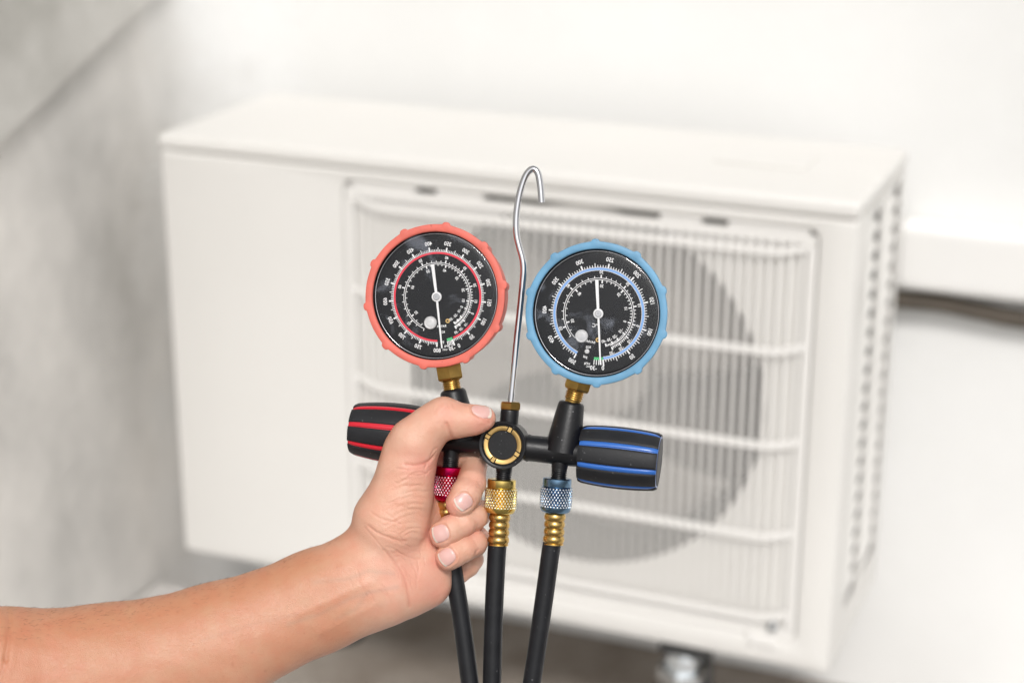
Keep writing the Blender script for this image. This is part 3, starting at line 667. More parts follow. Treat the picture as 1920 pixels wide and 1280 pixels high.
    def blade(a, r, w0, w1, h=5):
        t = math.radians(a); tv = (E1*math.cos(t)+E2*math.sin(t)); V = []
        for hh in (h, h+1.2):
            V += [P(a, 6, hh)-tv*w0/2*sc, P(a, r, hh)-tv*w1/2*sc, P(a, r, hh)+tv*w1/2*sc, P(a, 6, hh)+tv*w0/2*sc]
        return V, [(0, 1, 2, 3), (4, 5, 6, 7), (0, 1, 5, 4), (1, 2, 6, 5), (2, 3, 7, 6), (3, 0, 4, 7)]
    b = MB(); b.add(*blade(a1, r1, 4.6, 6.2)); b.add(*blade(a2, r2, 4.0, 2.6)); b.lathe(P(0, 0, 4.2), EN, [(0, 9.4*sc), (2.4*sc, 9.4*sc), (3*sc, 8.6*sc), (3*sc, 2)], 36)
    part('needle', b, M['needle'], g_, 30)
    b = MB().lathe(P(0, 0, 7), EN, [(0, 6.6*sc), (1.6*sc, 6.4*sc), (2.2*sc, 5.4*sc), (2.2*sc, 2.2*sc), (0.8*sc, 1.4*sc), (0.8*sc, .3)], 30); part('needle_hub', b, M['steel'], g_, 30)
    kx, ky = spec.knob; kc = mp(kx, ky, W-16*sc)
    b = MB().lathe(kc, EN, [(0, 12.2*sc), (3.5*sc, 12.0*sc), (4.6*sc, 10.8*sc), (4.0*sc, 8.8*sc), (4.6*sc, 7.5*sc), (5.2*sc, 4*sc), (5.2*sc, .5)], 32); part('dial_plug', b, M['plug'], g_, 30)
    kx, ky = spec.pin; kc = mp(kx, ky, W-16*sc)
    b = MB().lathe(kc, EN, [(0, 4.2*sc), (.8*sc, 4.2*sc), (.9*sc, 1.9*sc), (0.4*sc, 1.7*sc)], 20, cap=False); part('pin_ring', b, M['bright_brass'], g_, 20)
    if spec.screw:
        kx, ky = spec.screw; kc = mp(kx, ky, W-16*sc)
        part('dial_screw', MB().lathe(kc, EN, [(0, 4.6*sc), (1.5*sc, 4.2*sc), (2*sc, 2.5*sc), (2*sc, .3)], 20), M['plug'], g_, 30)
    # domed lens
    pr = [(0, 117*sc)]+[((7+5*math.cos(PI/2*k/10)*0)*sc*0+ (4*(1-(1-k/11)**2))*sc, 117*sc*(1-k/11)) for k in range(1, 11)]
    pr = [(0.5*sc, 120.1*sc), (1.8*sc, 119.4*sc), (2.8*sc, 116.5*sc), (3.6*sc, 110*sc), (4.2*sc, 100*sc), (4.8*sc, 80*sc), (5.3*sc, 50*sc), (5.5*sc, 20*sc), (5.5*sc, 1)]
    part('lens', MB().lathe(Cf-EN*sc*9, EN, pr, 120, cap=False), M['lens'], g_, 60)
    # brass fitting
    T, B = stem_top, stem_bot; d = unit(B-T)
    part('hex_fitting', MB().lathe(T-d*30, d, [(0, 24), (26, 26.5), (49, 26.5), (52, 25.0), (54, 20)], 6, up=EN*math.cos(.2)+E1*math.sin(.2)), M['brass'], g_, 20)
    b = MB(); b.lathe(T, d, [(18, 17), (24, 15), (48, 14)], 32); thread(b, T, d, 23, 16.6, 5, 3.8, 1.4); part('threaded_stem', b, M['brass'], g_, 40)
class S1:
    needle = (-7.5, 62, 174, 97); knob = (807.5, 605); pin = (839.5, 601.5); screw = None
    def __call__(s, P, arc, tick, lab, labxy, white, band, green):
        A0, st = 160.0, -21.22; ang = lambda v: A0+st*v/50
        arc(band, 158.0, ang(800)-.5, 81, 84.6, .30); arc(white, 160, ang(800)-.8, 85.0, 85.9, .35); arc(green, 159.5, 167, 80.6, 85.5, .45)
        for k in range(0, 161):
            v = 5*k; a = ang(v)
            if k % 10 == 0: tick(a, 85, 94 if k else 97, 2.3)
            elif k % 5 == 0: tick(a, 85, 93, 1.1)
            else: tick(a, 85, 89.6, 1.0)
        for k in range(1, 5): tick(160+k*1.75, 85.5, 95, 1.2)
        for v in range(50, 801, 50): lab(str(v), ang(v)+(0.0 if v < 800 else -.3), 101, 10.8)
        lab('0', 155.5, 101, 11); lab('-30', 163.6, 101, 11)
        arc(white, -157, 150, 64.2, 65.3, .35); arc(white, -150, 147, 61.2, 62.2, .35)
        o = {-30: 148.5, -20: 141, -10: 131, 0: 115, 10: 96.5, 20: 73.5, 30: 45, 40: 14, 50: -25.5, 60: -75, 70: -132.5}
        i = {-30: 146, -20: 138, -10: 129, 0: 112, 10: 97.5, 20: 76, 30: 47.5, 40: 16, 50: -20.5, 60: -69, 70: -126}
        ks = sorted(o)
        for k in ks: tick(o[k], 65, 70.5, 1.9); tick(i[k], 56.5, 61.6, 1.9)
        for ka, kb in zip(ks[:-1], ks[1:]):
            nn = 5
            for j in range(1, nn): tick(o[ka]+(o[kb]-o[ka])*j/nn, 65, 68.6, 1.0); tick(i[ka]+(i[kb]-i[ka])*j/nn, 58.2, 61.5, 1.0)
        for k in ks:
            if k in (-30, -20, -10): lab(str(k), {-30: 151, -20: 142.5, -10: 133}[k], 76, 7.2, True); lab(str(k), {-30: 147, -20: 134.5, -10: 121}[k], 50, 7.2, True)
            else: lab(str(k), o[k], 75, 8.0); lab(str(k), i[k], 51, 7.8)
        tick(-143, 65, 68.6, 1); tick(-157, 65, 69, 1.2); tick(-138, 58, 61.5, 1); tick(-150, 57.5, 61.5, 1.2)
        labxy('R410A', 828, 611.5, 6.6, -3); labxy('R22', 829.5, 622.5, 6, 0); labxy('psi', 829, 640, 7.0, 4); labxy('inHg', 838, 648.5, 5.2, 3); labxy('VAC', 834, 655.5, 5.2, 3)
class S2:
    needle = (-2.5, 64, 177.5, 96); knob = (1090.7, 630); pin = (1121, 637); screw = (1100.7, 658.5)
    def __call__(s, P, arc, tick, lab, labxy, white, band, green):
        A0, st = 174.5, -32.5; ang = lambda v: A0+st*v/50
        arc(band, 174, ang(500)-.5, 82.2, 86.4, .30); arc(white, 174, ang(500)-.9, 86.7, 87.6, .35); arc(white, 174, ang(500)-.9, 81.2, 82.0, .35); arc(green, 174.5, 186, 82, 87, .45)
        for k in range(0, 101):
            a = ang(5*k)
            if k % 10 == 0: tick(a, 87, 95.5 if k else 99, 2.3)
            elif k % 5 == 0: tick(a, 87, 95, 1.2)
            else: tick(a, 87, 91.5, 1.1)
        for k in range(1, 5): tick(174.5+k*2.75, 87, 96.5, 1.3)
        for v in range(50, 501, 50): lab(str(v), ang(v), 103, 11.3)
        lab('0', 175.5, 103, 11.5); lab('-30', 185.5, 103, 11.5)
        arc(white, -128, 158, 66.4, 67.5, .35); arc(white, -138, 160, 63.2, 64.2, .35)
        o = {-30: 158.5, -20: 145, -10: 129.5, 0: 107.5, 10: 79, 20: 45, 30: 4, 40: -47.5, 50: -111}
        i = {-40: 167, -30: 155, -20: 143, -10: 128, 0: 106.5, 10: 80, 20: 47, 30: 6.5, 40: -44, 50: -105}
        for dct, sg in ((o, 1), (i, -1)):
            ks = sorted(dct)
            for k in ks: tick(dct[k], *((67, 73) if sg > 0 else (57.5, 63.4)), 2.0)
            for ka, kb in zip(ks[:-1], ks[1:]):
                for j in range(1, 5):
                    a = dct[ka]+(dct[kb]-dct[ka])*j/5; tick(a, *((67, 70.8) if sg > 0 else (59.6, 63.4)), 1.1)
        tick(-120, 59.5, 63.4, 1.1); tick(-128, 67, 71, 1.2)
        for k in o:
            lab(str(k), {-30: 161, -20: 146.5, -10: 131}.get(k, o[k]), 78, 8.6, True if k < 0 else None)
        for k in i:
            lab(str(k), {-40: 169, -30: 157, -20: 144, -10: 127}.get(k, i[k]), 52 if k >= 0 else 53, 8.2, True if k < 0 else None)
        labxy('°C', 1115.5, 610.5, 10, 10); labxy('R410A', 1107.5, 640.7, 6.4, 12); labxy('R32', 1103, 650.8, 6.0, 4); labxy('psi', 1097.5, 668.5, 7.2, 12); labxy('inHg', 1101, 681, 6.0, 10); labxy('VAC', 1104, 687, 5.6, 8)
gauge((820, 556.5), (814.5, 554.5), 9.5, pt(841.5, 690), pt(849, 735), S1(), M['red_rubber'], M['print_red'], 'dial gauge in a red rubber boot')
gauge((1122.5, 588), (1117.0, 587.0), -0.5, pt(1086.5, 709), pt(1072, 757), S2(), M['blue_rubber'], M['print_blue'], 'dial gauge in a blue rubber boot')

# ================================================================== HAND AND FOREARM: one continuous surface from a distance field
def CP(x, y, z, r): p = L(x, y, z); return (p, r*(F-z)/F)
# groups of tapered capsules; zs flattens a group in depth; k is the blend radius inside the group
arm = [[(-420, 1400, 150, 165), (-150, 1330, 110, 158)], [(-150, 1330, 110, 158), (0, 1290, 80, 147)], [(0, 1290, 80, 147), (200, 1266, 45, 130)], [(200, 1266, 45, 130), (407, 1208, 20, 111)],
       [(407, 1208, 20, 111), (596, 1126, 2, 93)], [(596, 1126, 2, 93), (692, 1084, -4, 90)], [(692, 1084, -4, 90), (752, 1072, -12, 80)],
       [(752, 1072, -12, 80), (778, 1076, -14, 62)], [(806, 1072, -6, 34), (810, 1097, -6, 31.5)], [(640, 1120, 8, 70), (745, 1094, 2, 62)]]
palm = [[(715, 1030, 0, 66), (735, 975, 12, 70)], [(735, 975, 12, 70), (751, 930, 20, 58)], [(751, 930, 20, 58), (762, 880, 26, 51)], [(762, 880, 26, 51), (779, 829, 34, 47)],
        [(779, 829, 34, 45), (806, 800, 42, 37)], [(756, 843, 26, 35), (765, 838, 30, 37)], [(806, 800, 42, 37), (832, 783, 46, 36)], [(832, 783, 46, 36), (858, 788, 47, 29)], [(858, 788, 47, 29), (888, 787, 47, 25)], [(888, 787, 47, 25), (908, 784, 48, 21.5)],
        [(795, 1020, -22, 50), (775, 900, -40, 40)], [(740, 1020, -45, 60), (765, 900, -85, 42)], [(790, 1050, -40, 44), (790, 960, -80, 38)]]
index = [[(790, 880, -98, 38), (862, 862, -66, 28)], [(862, 862, -66, 27), (888, 874, -32, 24.5)], [(888, 874, -32, 24.5), (884, 905, 16, 27)], [(884, 905, 16, 27), (874, 925, 34, 28.5)], [(874, 925, 34, 28.5), (862.5, 943, 40, 27)]]
middle = [[(780, 925, -105, 38), (870, 950, -72, 28)], [(870, 950, -72, 28), (894, 962, -30, 26)], [(894, 962, -30, 26), (888, 969, 8, 25)], [(888, 969, 8, 25), (868, 980, 30, 24)], [(868, 980, 30, 24), (845, 991, 38, 25.5)], [(845, 991, 38, 25.5), (830, 1001, 38, 26)]]
ring = [[(785, 970, -105, 36), (870, 1000, -72, 27)], [(870, 1000, -72, 27), (892, 1010, -32, 25)], [(892, 1010, -32, 25), (887, 1018, 6, 26)], [(887, 1018, 6, 26), (868, 1029, 26, 24.5)], [(868, 1029, 26, 24.5), (852, 1037, 34, 25)], [(852, 1037, 34, 25), (841, 1044, 35, 25)]]
pinky = [[(790, 1010, -95, 34), (868, 1042, -75, 24)], [(868, 1042, -75, 24), (885, 1048, -55, 21)], [(885, 1048, -55, 21), (878, 1060, -44, 20)], [(878, 1060, -44, 20), (863, 1075, -42, 18)]]
GR = [(arm, 26, 0.80), (palm, 16, 1.0), (index, 5, 1.0), (middle, 5, 1.0), (ring, 5, 1.0), (pinky, 5, 1.0)]
GR = [([(CP(*a), CP(*b_)) for a, b_ in caps], k, zs) for caps, k, zs in GR]
def sd_cap(P, A, B, zs):
    (a, ra), (b_, rb) = A, B
    if zs != 1.0:
        mz = (a[2]+b_[2])/2; P = P.copy(); P[..., 2] = mz+(P[..., 2]-mz)/zs
    d = b_-a; l2 = float(d@d)
    q = P-a; t = np.clip((q@d)/l2, 0, 1)
    q = q-t[..., None]*d
    return np.sqrt((q*q).sum(-1))-(ra+(rb-ra)*t)
def smin(a, b_, k): h = np.maximum(k-np.abs(a-b_), 0)/k; return np.minimum(a, b_)-h*h*k*0.25
def sdf(P):
    if len(P) > 6000: return np.concatenate([sdf(P[i:i+5000]) for i in range(0, len(P), 5000)])
    if len(P) > 500:                          # leave out capsules too far from this batch of points to matter
        lo_, hi_ = P.min(0), P.max(0); c_ = ((lo_+hi_)/2)[None]; hd = float(np.linalg.norm(hi_-lo_))/2
        dd = [[float(sd_cap(c_, A, B, zs)[0]) for A, B in caps] for caps, k, zs in GR]; mn = min(min(x) for x in dd)
        use = [([c for c, q in zip(caps, x) if q < mn+2*hd*1.3+30], k, zs) for (caps, k, zs), x in zip(GR, dd)]
    else: use = GR
    return sdf_(P, use)
def sdf_(P, use):
    res = None
    for gi, (caps, k, zs) in enumerate(use):
        if not caps: continue
        g_ = None
        for A, B in caps:
            d = sd_cap(P, A, B, zs); g_ = d if g_ is None else smin(g_, d, k)
        if res is None: res = g_
        else: res = smin(res, g_, 22 if gi == 1 else 1.6)
    return res.astype(np.float32)
def grad(P, e=0.6):
    G = np.stack([sdf(P+np.array(v)*e)-sdf(P-np.array(v)*e) for v in ((1, 0, 0), (0, 1, 0), (0, 0, 1))], -1); return G/np.maximum(np.linalg.norm(G, axis=-1, keepdims=True), 1e-6)
H = 2.1; lo = np.array([-1480.0, 90.0, -175.0]); hi = np.array([10.0, 960.0, 330.0]); BS = 16
nb = np.ceil((hi-lo)/(H*BS)).astype(int); dims = nb*BS
vol = np.full(dims+1, 50.0, np.float32)
bc = np.stack(np.meshgrid(*[lo[i]+(np.arange(nb[i])+.5)*BS*H for i in range(3)], indexing='ij'), -1)
dv = sdf(bc.reshape(-1, 3)).reshape(nb); act = np.argwhere(np.abs(dv) < BS*H*1.15)
off = np.stack(np.meshgrid(*[np.arange(BS+1)]*3, indexing='ij'), -1).reshape(-1, 3)
vol[:] = 50.0
inside = np.argwhere(dv < 0)
for bidx in inside: vol[tuple(slice(b_*BS, b_*BS+BS+1) for b_ in bidx)] = -50
for s0 in range(len(act)):
    ch = act[s0:s0+1]; idx = (ch[:, None, :]*BS+off[None]).reshape(-1, 3)
    vol[idx[:, 0], idx[:, 1], idx[:, 2]] = sdf(lo+idx*H)
# surface nets
sg = vol < 0
cnt = np.zeros(np.array(sg.shape)-1, np.int8)
for dx in (0, 1):
    for dy in (0, 1):
        for dz in (0, 1): cnt += sg[dx:sg.shape[0]-1+dx, dy:sg.shape[1]-1+dy, dz:sg.shape[2]-1+dz]
cell = np.argwhere((cnt > 0) & (cnt < 8)); vid = np.full(cnt.shape, -1, np.int32); vid[cell[:, 0], cell[:, 1], cell[:, 2]] = np.arange(len(cell))
acc = np.zeros((len(cell), 3)); num_ = np.zeros(len(cell))
cor = [(a, b_, c) for a in (0, 1) for b_ in (0, 1) for c in (0, 1)]
cv = {c: vol[cell[:, 0]+c[0], cell[:, 1]+c[1], cell[:, 2]+c[2]] for c in cor}
for c in cor:
    for ax in range(3):
        if c[ax] == 0:
            d = list(c); d[ax] = 1; d = tuple(d); va, vb = cv[c], cv[d]; mk = (va < 0) != (vb < 0)
            t = va/(va-vb+1e-12); p = np.array(c, float)[None]+np.eye(3)[ax][None]*t[:, None]
            acc[mk] += p[mk]; num_[mk] += 1
Vh = lo+(cell+acc/num_[:, None])*H
faces = []
for ax in range(3):
    s1 = [slice(1, -1)]*3; s1[ax] = slice(0, -1); s2 = [slice(1, -1)]*3; s2[ax] = slice(1, None)
    a = sg[tuple(s1)]; b_ = sg[tuple(s2)]; e = np.argwhere(a != b_); o_ = np.ones(3, int); o_[ax] = 0; fl = a[e[:, 0], e[:, 1], e[:, 2]]; e = e+o_
    u, v = [(1, 2), (2, 0), (0, 1)][ax]; eu = np.eye(3, dtype=int)[u]; ev = np.eye(3, dtype=int)[v]
    q = [e-eu-ev, e-ev, e, e-eu]; Q = np.stack([vid[x[:, 0], x[:, 1], x[:, 2]] for x in q], 1)
    Q[~fl] = Q[~fl][:, ::-1]; Q = Q[(Q >= 0).all(1)]; faces.append(Q)
faces = np.concatenate(faces)
for _ in range(2): Vh = Vh-grad(Vh)*sdf(Vh)[:, None]*0.9
Nh = grad(Vh)
# creases: lines in photo coordinates, on the side that faces the camera
kz = F/(F-Vh[:, 2]); px = Vh[:, 0]*kz+CX; py = Vh[:, 1]*kz+CY
def cr5(l): return [(x/2.909+640, y/2.909+740) for x, y in l]
def cr8(l): return [(x/5.33+780, y/5.33+860) for x, y in l]
CREASES = [   # points, width, depth, redness
 (cr5([(235, 845), (262, 880), (295, 915), (322, 955), (345, 1000), (358, 1050), (366, 1100), (372, 1150)]), 2.2, 1.1, .4),
 (cr5([(150, 715), (190, 748), (235, 768), (290, 788), (350, 797)]), 2.0, 1.3, .35), (cr5([(165, 640), (205, 668), (245, 684), (290, 690), (320, 702)]), 1.8, 1.0, .3),
 (cr5([(240, 640), (275, 665), (310, 688)]), 1.4, .7, .25), (cr5([(330, 470), (390, 445), (470, 428)]), 1.5, .7, .2), (cr5([(335, 495), (380, 495), (430, 488)]), 1.5, .6, .2),
 (cr5([(350, 555), (400, 540), (480, 520)]), 1.3, .5, .2), (cr5([(330, 600), (370, 625), (430, 620)]), 1.3, .5, .2), (cr5([(350, 380), (400, 384), (450, 376), (488, 352), (503, 330)]), 2.6, 1.6, .5),
 (cr5([(300, 400), (370, 410), (440, 400)]), 1.6, .6, .2), (cr5([(573, 158), (584, 182), (594, 210), (600, 235)]), 2.6, 2.4, .4), (cr5([(300, 850), (350, 878), (400, 893), (450, 893)]), 1.7, .7, .2),
 (cr5([(125, 720), (190, 790), (255, 870), (300, 940)]), 1.4, .6, .25), (cr5([(520, 640), (490, 700), (488, 780), (500, 840)]), 2, .5, .2), (cr5([(350, 840), (400, 850), (470, 845)]), 1.3, .5, .15),
 (cr5([(205, 1060), (230, 1080), (255, 1092)]), 1.0, .3, .3), (cr5([(505, 95), (530, 60), (560, 45)]), 1.8, .5, .15), (cr5([(540, 110), (560, 75), (590, 58)]), 1.8, .5, .15),
 (cr8([(560, 590), (600, 625), (590, 680)]), 1.5, .5, .2), (cr8([(520, 300), (560, 260), (600, 250)]), 1.6, .5, .2),
 ([(14, 1141), (17, 1165), (15, 1200), (10, 1235)], 5, 2.2, .2), ([(12, 1235), (3, 1262), (-5, 1290)], 5.0, 1.5, .15)]
def fam(x0, y0, dx, dy, n_, sx_, sy_, ln, ang, curve, wd_=1.1, dp_=0.6, rd_=0.12):
    for k in range(n_):
        cx_ = x0+dx*k+rng.normal(0, sx_); cy_ = y0+dy*k+rng.normal(0, sy_); a = math.radians(ang+rng.normal(0, 7)); l_ = ln*rng.uniform(.5, 1.1); P_ = []
        for u in np.linspace(-1, 1, 6): P_.append((cx_+math.cos(a)*u*l_-math.sin(a)*curve*(u*u-.3)+rng.normal(0, .5), cy_+math.sin(a)*u*l_+math.cos(a)*curve*(u*u-.3)+rng.normal(0, .5)))
        CREASES.append((P_, wd_*rng.uniform(.8, 1.3), dp_*1.5*rng.uniform(.6, 1.3), rd_))
fam(782, 885, -1, 11.5, 11, 6, 3, 22, -8, 4); fam(745, 905, -2, 12, 8, 6, 3, 16, -25, -3, 1.1, .45); fam(735, 1000, 4, 9, 6, 6, 3, 20, 28, 4, 1.1, .5); fam(790, 1040, -3, 12, 5, 6, 4, 14, 75, 2, 1.2, .5)
fam(750, 1075, 8, 6, 5, 5, 4, 18, 60, 3, 1.2, .45); fam(899, 900, -1, 7, 4, 1, 1, 6, 20, 1, 1.1, .5); fam(893, 985, 0, 5, 3, 1, 1, 6, -60, 1, 1.1, .5); fam(893, 1030, 0, 4, 3, 1, 1, 6, -60, 1, 1.1, .5); fam(828, 757, 7, 1, 4, 1, 1, 6, 70, 1, 1.1, .5)
fam(800, 880, 2, -7, 6, 3, 2, 12, -50, 2, 1.2, .5); fam(660, 1080, 10, 6, 8, 8, 12, 14, 65, 2, 1.3, .3, .08)
tone = np.zeros((len(Vh), 3)); front = np.clip(Nh[:, 2]*1.6, 0, 1)
# albedo: tan forearm, paler palm, pinker fingertips and wrist
def ss(x, a, b_): t = np.clip((x-a)/(b_-a), 0, 1); return t*t*(3-2*t)
tan_c = np.array([0.52, 0.25, 0.14]); palm_c = np.array([0.72, 0.43, 0.315]); pink_c = np.array([0.74, 0.325, 0.265])
ax_d = (px-420)*0.40+(py-1205)*0.92          # across the forearm
pal = ss(px+0.25*(1080-py), 560, 730)
inner = ss(ax_d, -95, 10)*0.33                # the inner side of the forearm is paler than the back
mixp = np.clip(np.maximum(pal, inner), 0, 1)*(0.4+0.6*ss(Nh[:, 2]*1.0-Nh[:, 0]*-0.3, -0.1, 0.6))
tone = tan_c*(1-mixp[:, None])+palm_c*mixp[:, None]
def blob(x, y, r, a): 
    global tone
    w_ = np.exp(-((px-x)**2+(py-y)**2)/(r*r))*a; tone = tone*(1-w_[:, None])+pink_c*w_[:, None]
for q in ((842, 950, 22, .7), (812, 1005, 16, .7), (822, 1052, 16, .6), (905, 795, 28, .55), (800, 875, 26, .6), (770, 870, 30, .3), (760, 1070, 50, .35), (815, 1110, 35, .35), (900, 900, 25, .3), (895, 1000, 25, .3), (835, 775, 25, .35), (60, 1260, 90, .12)): blob(*q)
disp = np.zeros(len(Vh)); red = np.zeros(len(Vh))
def seg_dist(pts):
    D = np.full(len(px), 1e9)
    for (x0, y0), (x1, y1) in zip(pts[:-1], pts[1:]):
        dx, dy = x1-x0, y1-y0; t = np.clip(((px-x0)*dx+(py-y0)*dy)/(dx*dx+dy*dy), 0, 1); D = np.minimum(D, np.hypot(px-x0-t*dx, py-y0-t*dy))
    return D
for pts, wd_, dp_, rd_ in CREASES:
    D = seg_dist(pts); w_ = np.exp(-(D/wd_)**2); disp -= w_*dp_*front; disp += np.exp(-((D-2.6*wd_)/(1.6*wd_))**2)*dp_*0.22*front
    red = np.maximum(red, np.exp(-(D/(wd_*1.1))**2)*rd_*front)
# soft unevenness of flesh, tendons at the wrist
def wave(fx, fy, ph): return np.sin(px*fx+py*fy+ph)
disp += 0.8*front*(wave(.031, .022, .3)*wave(-.018, .037, 1.2))+0.45*front*wave(.083, -.061, 2)*wave(.047, .071, .5)
for (x0, y0, x1, y1, w_, a) in ((690, 1092, 560, 1150, 9, 1.6), (715, 1128, 600, 1185, 8, 1.0), (700, 1040, 640, 1065, 8, .9)):
    D = seg_dist([(x0, y0), (x1, y1)]); disp += np.exp(-(D/w_)**2)*a*front
# fine wrinkles of the thenar skin
wr = np.exp(-((px-770)/40)**2-((py-950)/75)**2)
disp += wr*front*0.35*np.sin(py*0.55+3*np.sin(px*.06)+px*.12)
# nails
NAILS = [ # centre (photo), depth guess, outward, towards the tip, half width, half length
 ((869.5, 939.5), 60, (-0.12, -0.05, 1), (-0.80, 0.60, -0.25), 14.8, 15.5), ((825.5, 999.5), 62, (-0.18, 0.0, 1), (-0.94, 0.34, -0.2), 15.5, 16.5),
 ((838.0, 1043.5), 58, (-0.12, 0.02, 1), (-0.80, 0.58, -0.2), 14.8, 16.0), ((903.5, 768.5), 64, (0.06, -0.93, 0.37), (1, 0.06, -0.10), 12.5, 19.0)]
nail_geo = []
for (c, zc, o_, t_, hw, hl) in NAILS:
    C = L(c[0], c[1], zc); o_ = unit(o_); t_ = np.array(t_, float); t_ = unit(t_-(t_@o_)*o_); s_ = np.cross(o_, t_)
    p = C+o_*30
    for _ in range(40): p = p-o_*float(sdf(p[None])[0])*0.8
    nail_geo.append((p, o_, t_, s_, hw, hl))
    q = Vh-p; a = q@s_/hw; b_ = q@t_/hl; c_ = np.abs(q@o_); rr = (np.abs(a)**2.6+np.abs(b_)**3.2)**(1/2.8)
    m_ = (c_ < 22) & ((Nh@o_) > 0.0)
    disp += np.where(m_, -1.1*np.exp(-((rr-1.06)/0.07)**2)*(b_ < 0.9)+0.7*np.exp(-((rr-1.28)/0.13)**2)-1.3*(rr < 1.0), 0)
    red = np.where(m_, np.maximum(red, 0.45*np.exp(-((rr-1.08)/0.08)**2)), red)
Vd = Vh+Nh*disp[:, None]
tone = tone*(1-red[:, None]*np.array([0.20, 0.40, 0.42]))
for pts, a in (([(745, 1100), (700, 1108), (655, 1122), (600, 1150), (540, 1170)], .5), ([(738, 1075), (690, 1070), (650, 1085), (590, 1090)], .4), ([(690, 1108), (668, 1140), (630, 1160)], .35), ([(560, 1150), (470, 1170), (380, 1200)], .25)):
    w_ = (np.exp(-(seg_dist(pts)/4.5)**2)*a*front)[:, None]; tone = tone*(1-w_*np.array([0.22, 0.10, 0.04]))
for k in range(60):                           # freckles and pores one can see
    x_, y_, r_ = rng.uniform(20, 700), rng.uniform(1000, 1280), rng.uniform(1.3, 2.6); w_ = (np.exp(-((px-x_)**2+(py-y_)**2)/(r_*r_))*rng.uniform(.1, .45))[:, None]; tone = tone*(1-w_*np.array([0.3, 0.45, 0.5]))
mot = (wave(.11, .07, 1)*wave(-.06, .13, 2)+wave(.045, -.08, 3)*wave(.09, .05, 4))*0.5
tone = tone*(1+mot[:, None]*np.array([0.01, -0.045, -0.045]))
HB = cam2w(L(300, 1235, 20)[None])[0]
Wv = cam2w(Vd)-HB
me = bpy.data.meshes.new('person'); me.vertices.add(len(Wv)); me.vertices.foreach_set('co', Wv.astype(np.float32).ravel())
me.loops.add(faces.size); me.loops.foreach_set('vertex_index', faces.ravel()); me.polygons.add(len(faces))
me.polygons.foreach_set('loop_start', np.arange(0, faces.size, 4)); me.update(calc_edges=True); me.validate()
bm = bmesh.new(); bm.from_mesh(me); bmesh.ops.recalc_face_normals(bm, faces=bm.faces); bm.to_mesh(me); bm.free()
me.shade_smooth()
at = me.color_attributes.new('tone', 'FLOAT_COLOR', 'POINT'); at.data.foreach_set('color', np.concatenate([tone, np.ones((len(tone), 1))], 1).astype(np.float32).ravel())
hand = me_obj('person', me, M['skin'], None, tuple(HB))
tag(hand, "bare forearm and hand gripping the gauge manifold, fingers curled round the hose", 'person')
# fine hairs on the forearm
cand = np.where((px < 640) & (px > -60) & (np.abs(Nh[:, 2]) < 0.75) & (Nh[:, 1] < -0.3))[0]; pick = rng.choice(cand, 900, replace=False)
pr_ = 1-0.75*ss(px[pick]+0*px[pick], 380, 640); keep = rng.uniform(0, 1, len(pick)) < pr_*(0.35+0.65*(Nh[pick, 1] < -0.2)); pick = pick[keep]
V = []; Fc = []
for q in pick:
    nrm = Nh[q]; base_ = Vd[q]; dr = np.array([0.85, 0.15, 0.0])+rng.normal(0, .25, 3); dr = unit(dr-(dr@nrm)*nrm); sd_ = np.cross(dr, nrm); ln = rng.uniform(4, 9); w0 = 0.16; k0 = len(V)
    for u, wq in ((0, w0), (.4, w0*.8), (.75, w0*.5), (1, 0.05)):
        c_ = base_+dr*ln*u+nrm*(0.2+ln*0.28*math.sin(u*1.9)); V += [c_+sd_*wq, c_-sd_*wq*.5+nrm*wq, c_-sd_*wq*.5-nrm*wq]
    for i in range(3):
        for j in range(3): Fc.append((k0+3*i+j, k0+3*i+(j+1) % 3, k0+3*i+3+(j+1) % 3, k0+3*i+3+j))
ho = me_obj('arm_hair', MB().add(V, Fc).mesh('arm_hair', 0, cam2w, HB), M['hair'], hand); ho['kind'] = 'stuff'
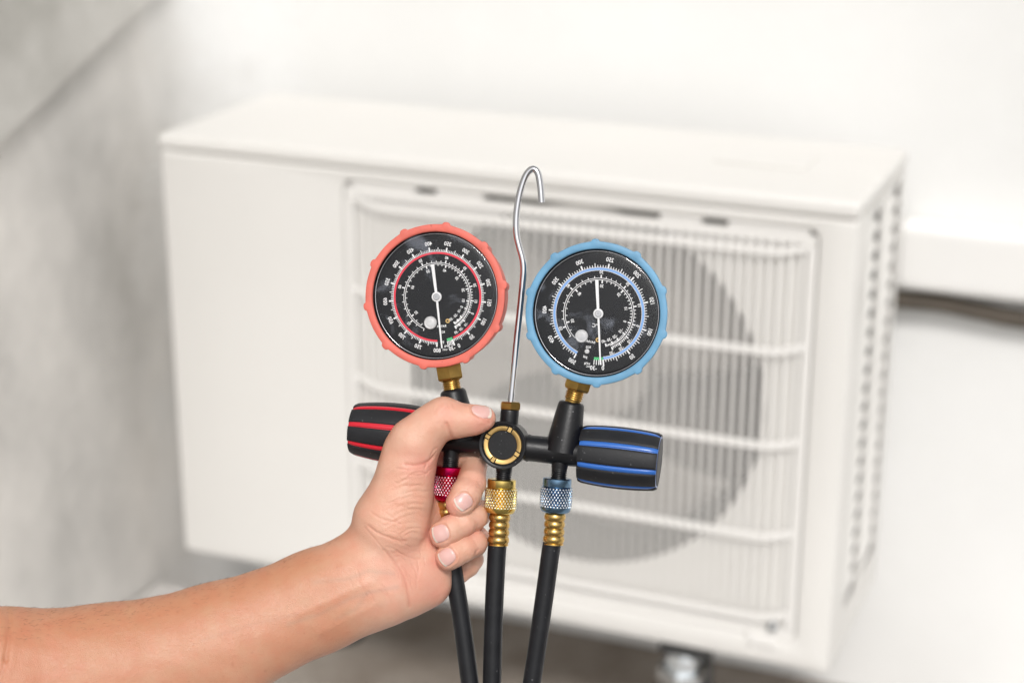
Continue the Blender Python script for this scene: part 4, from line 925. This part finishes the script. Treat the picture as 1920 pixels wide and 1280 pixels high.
for (p, o_, t_, s_, hw, hl) in nail_geo:
    na, nl_ = 20, 22; V = []; T = []
    for lay in (0, 1):
        for i in range(nl_+1):
            b0 = -1+2*i/nl_
            for j in range(na+1):
                a0 = -1+2*j/na
                # square to rounded outline
                a = a0*(1-0.10*max(0, -b0)**3*abs(a0)**0)*math.sqrt(max(0, 1-0.50*max(0, -b0)**2.5-0.16*max(0, b0)**4)); b_ = b0*math.sqrt(max(0, 1-0.30*a0*a0)) if b0 < 0 else b0*(1-0.16*a0*a0)
                V.append(p+s_*a*hw+t_*b_*hl+o_*6); T.append((a0, b0, lay))
    V = np.array(V); T = np.array(T)
    for _ in range(25): V = V-o_*(sdf(V)*0.75)[:, None]
    V = V+o_*np.maximum(-9-(V-p)@o_, 0)[:, None]
    edge = np.maximum(np.abs(T[:, 0]), np.abs(T[:, 1]))
    h = np.where(T[:, 2] > 0, 0.9*(1-np.clip((edge-.8)/.2, 0, 1)**2)-0.1+0.9*np.clip(T[:, 1]-.6, 0, 1), -2.5)
    V = V+o_*h[:, None]
    k1 = na+1; N1 = (nl_+1)*k1; Fc = []
    for i in range(nl_):
        for j in range(na):
            q = (i*k1+j, i*k1+j+1, (i+1)*k1+j+1, (i+1)*k1+j); Fc += [q[::-1], tuple(x+N1 for x in q)]
    for i in range(nl_): Fc += [(i*k1, (i+1)*k1, N1+(i+1)*k1, N1+i*k1), (i*k1+na, N1+i*k1+na, N1+(i+1)*k1+na, (i+1)*k1+na)]
    for j in range(na): e_ = nl_*k1; Fc += [(j, N1+j, N1+j+1, j+1), (e_+j, e_+j+1, N1+e_+j+1, N1+e_+j)]
    mb = MB().add(V, Fc); mm = mb.mesh('fingernail', 60, cam2w, HB)
    w_ = ss(T[:, 1]+0.10*T[:, 0]**2, 0.74, 0.84)[:, None]; lun = (1-ss(T[:, 1], -0.95, -0.6))[:, None]*0.35
    tc_ = np.array([0.72, 0.44, 0.40])*(1-w_)+np.array([0.80, 0.73, 0.64])*w_; tc_ = tc_*(1-lun)+np.array([0.76, 0.58, 0.53])*lun
    at = mm.color_attributes.new('tone', 'FLOAT_COLOR', 'POINT'); at.data.foreach_set('color', np.concatenate([tc_, np.ones((len(tc_), 1))], 1).astype(np.float32).ravel())
    me_obj('fingernail', mm, M['nail'], hand)
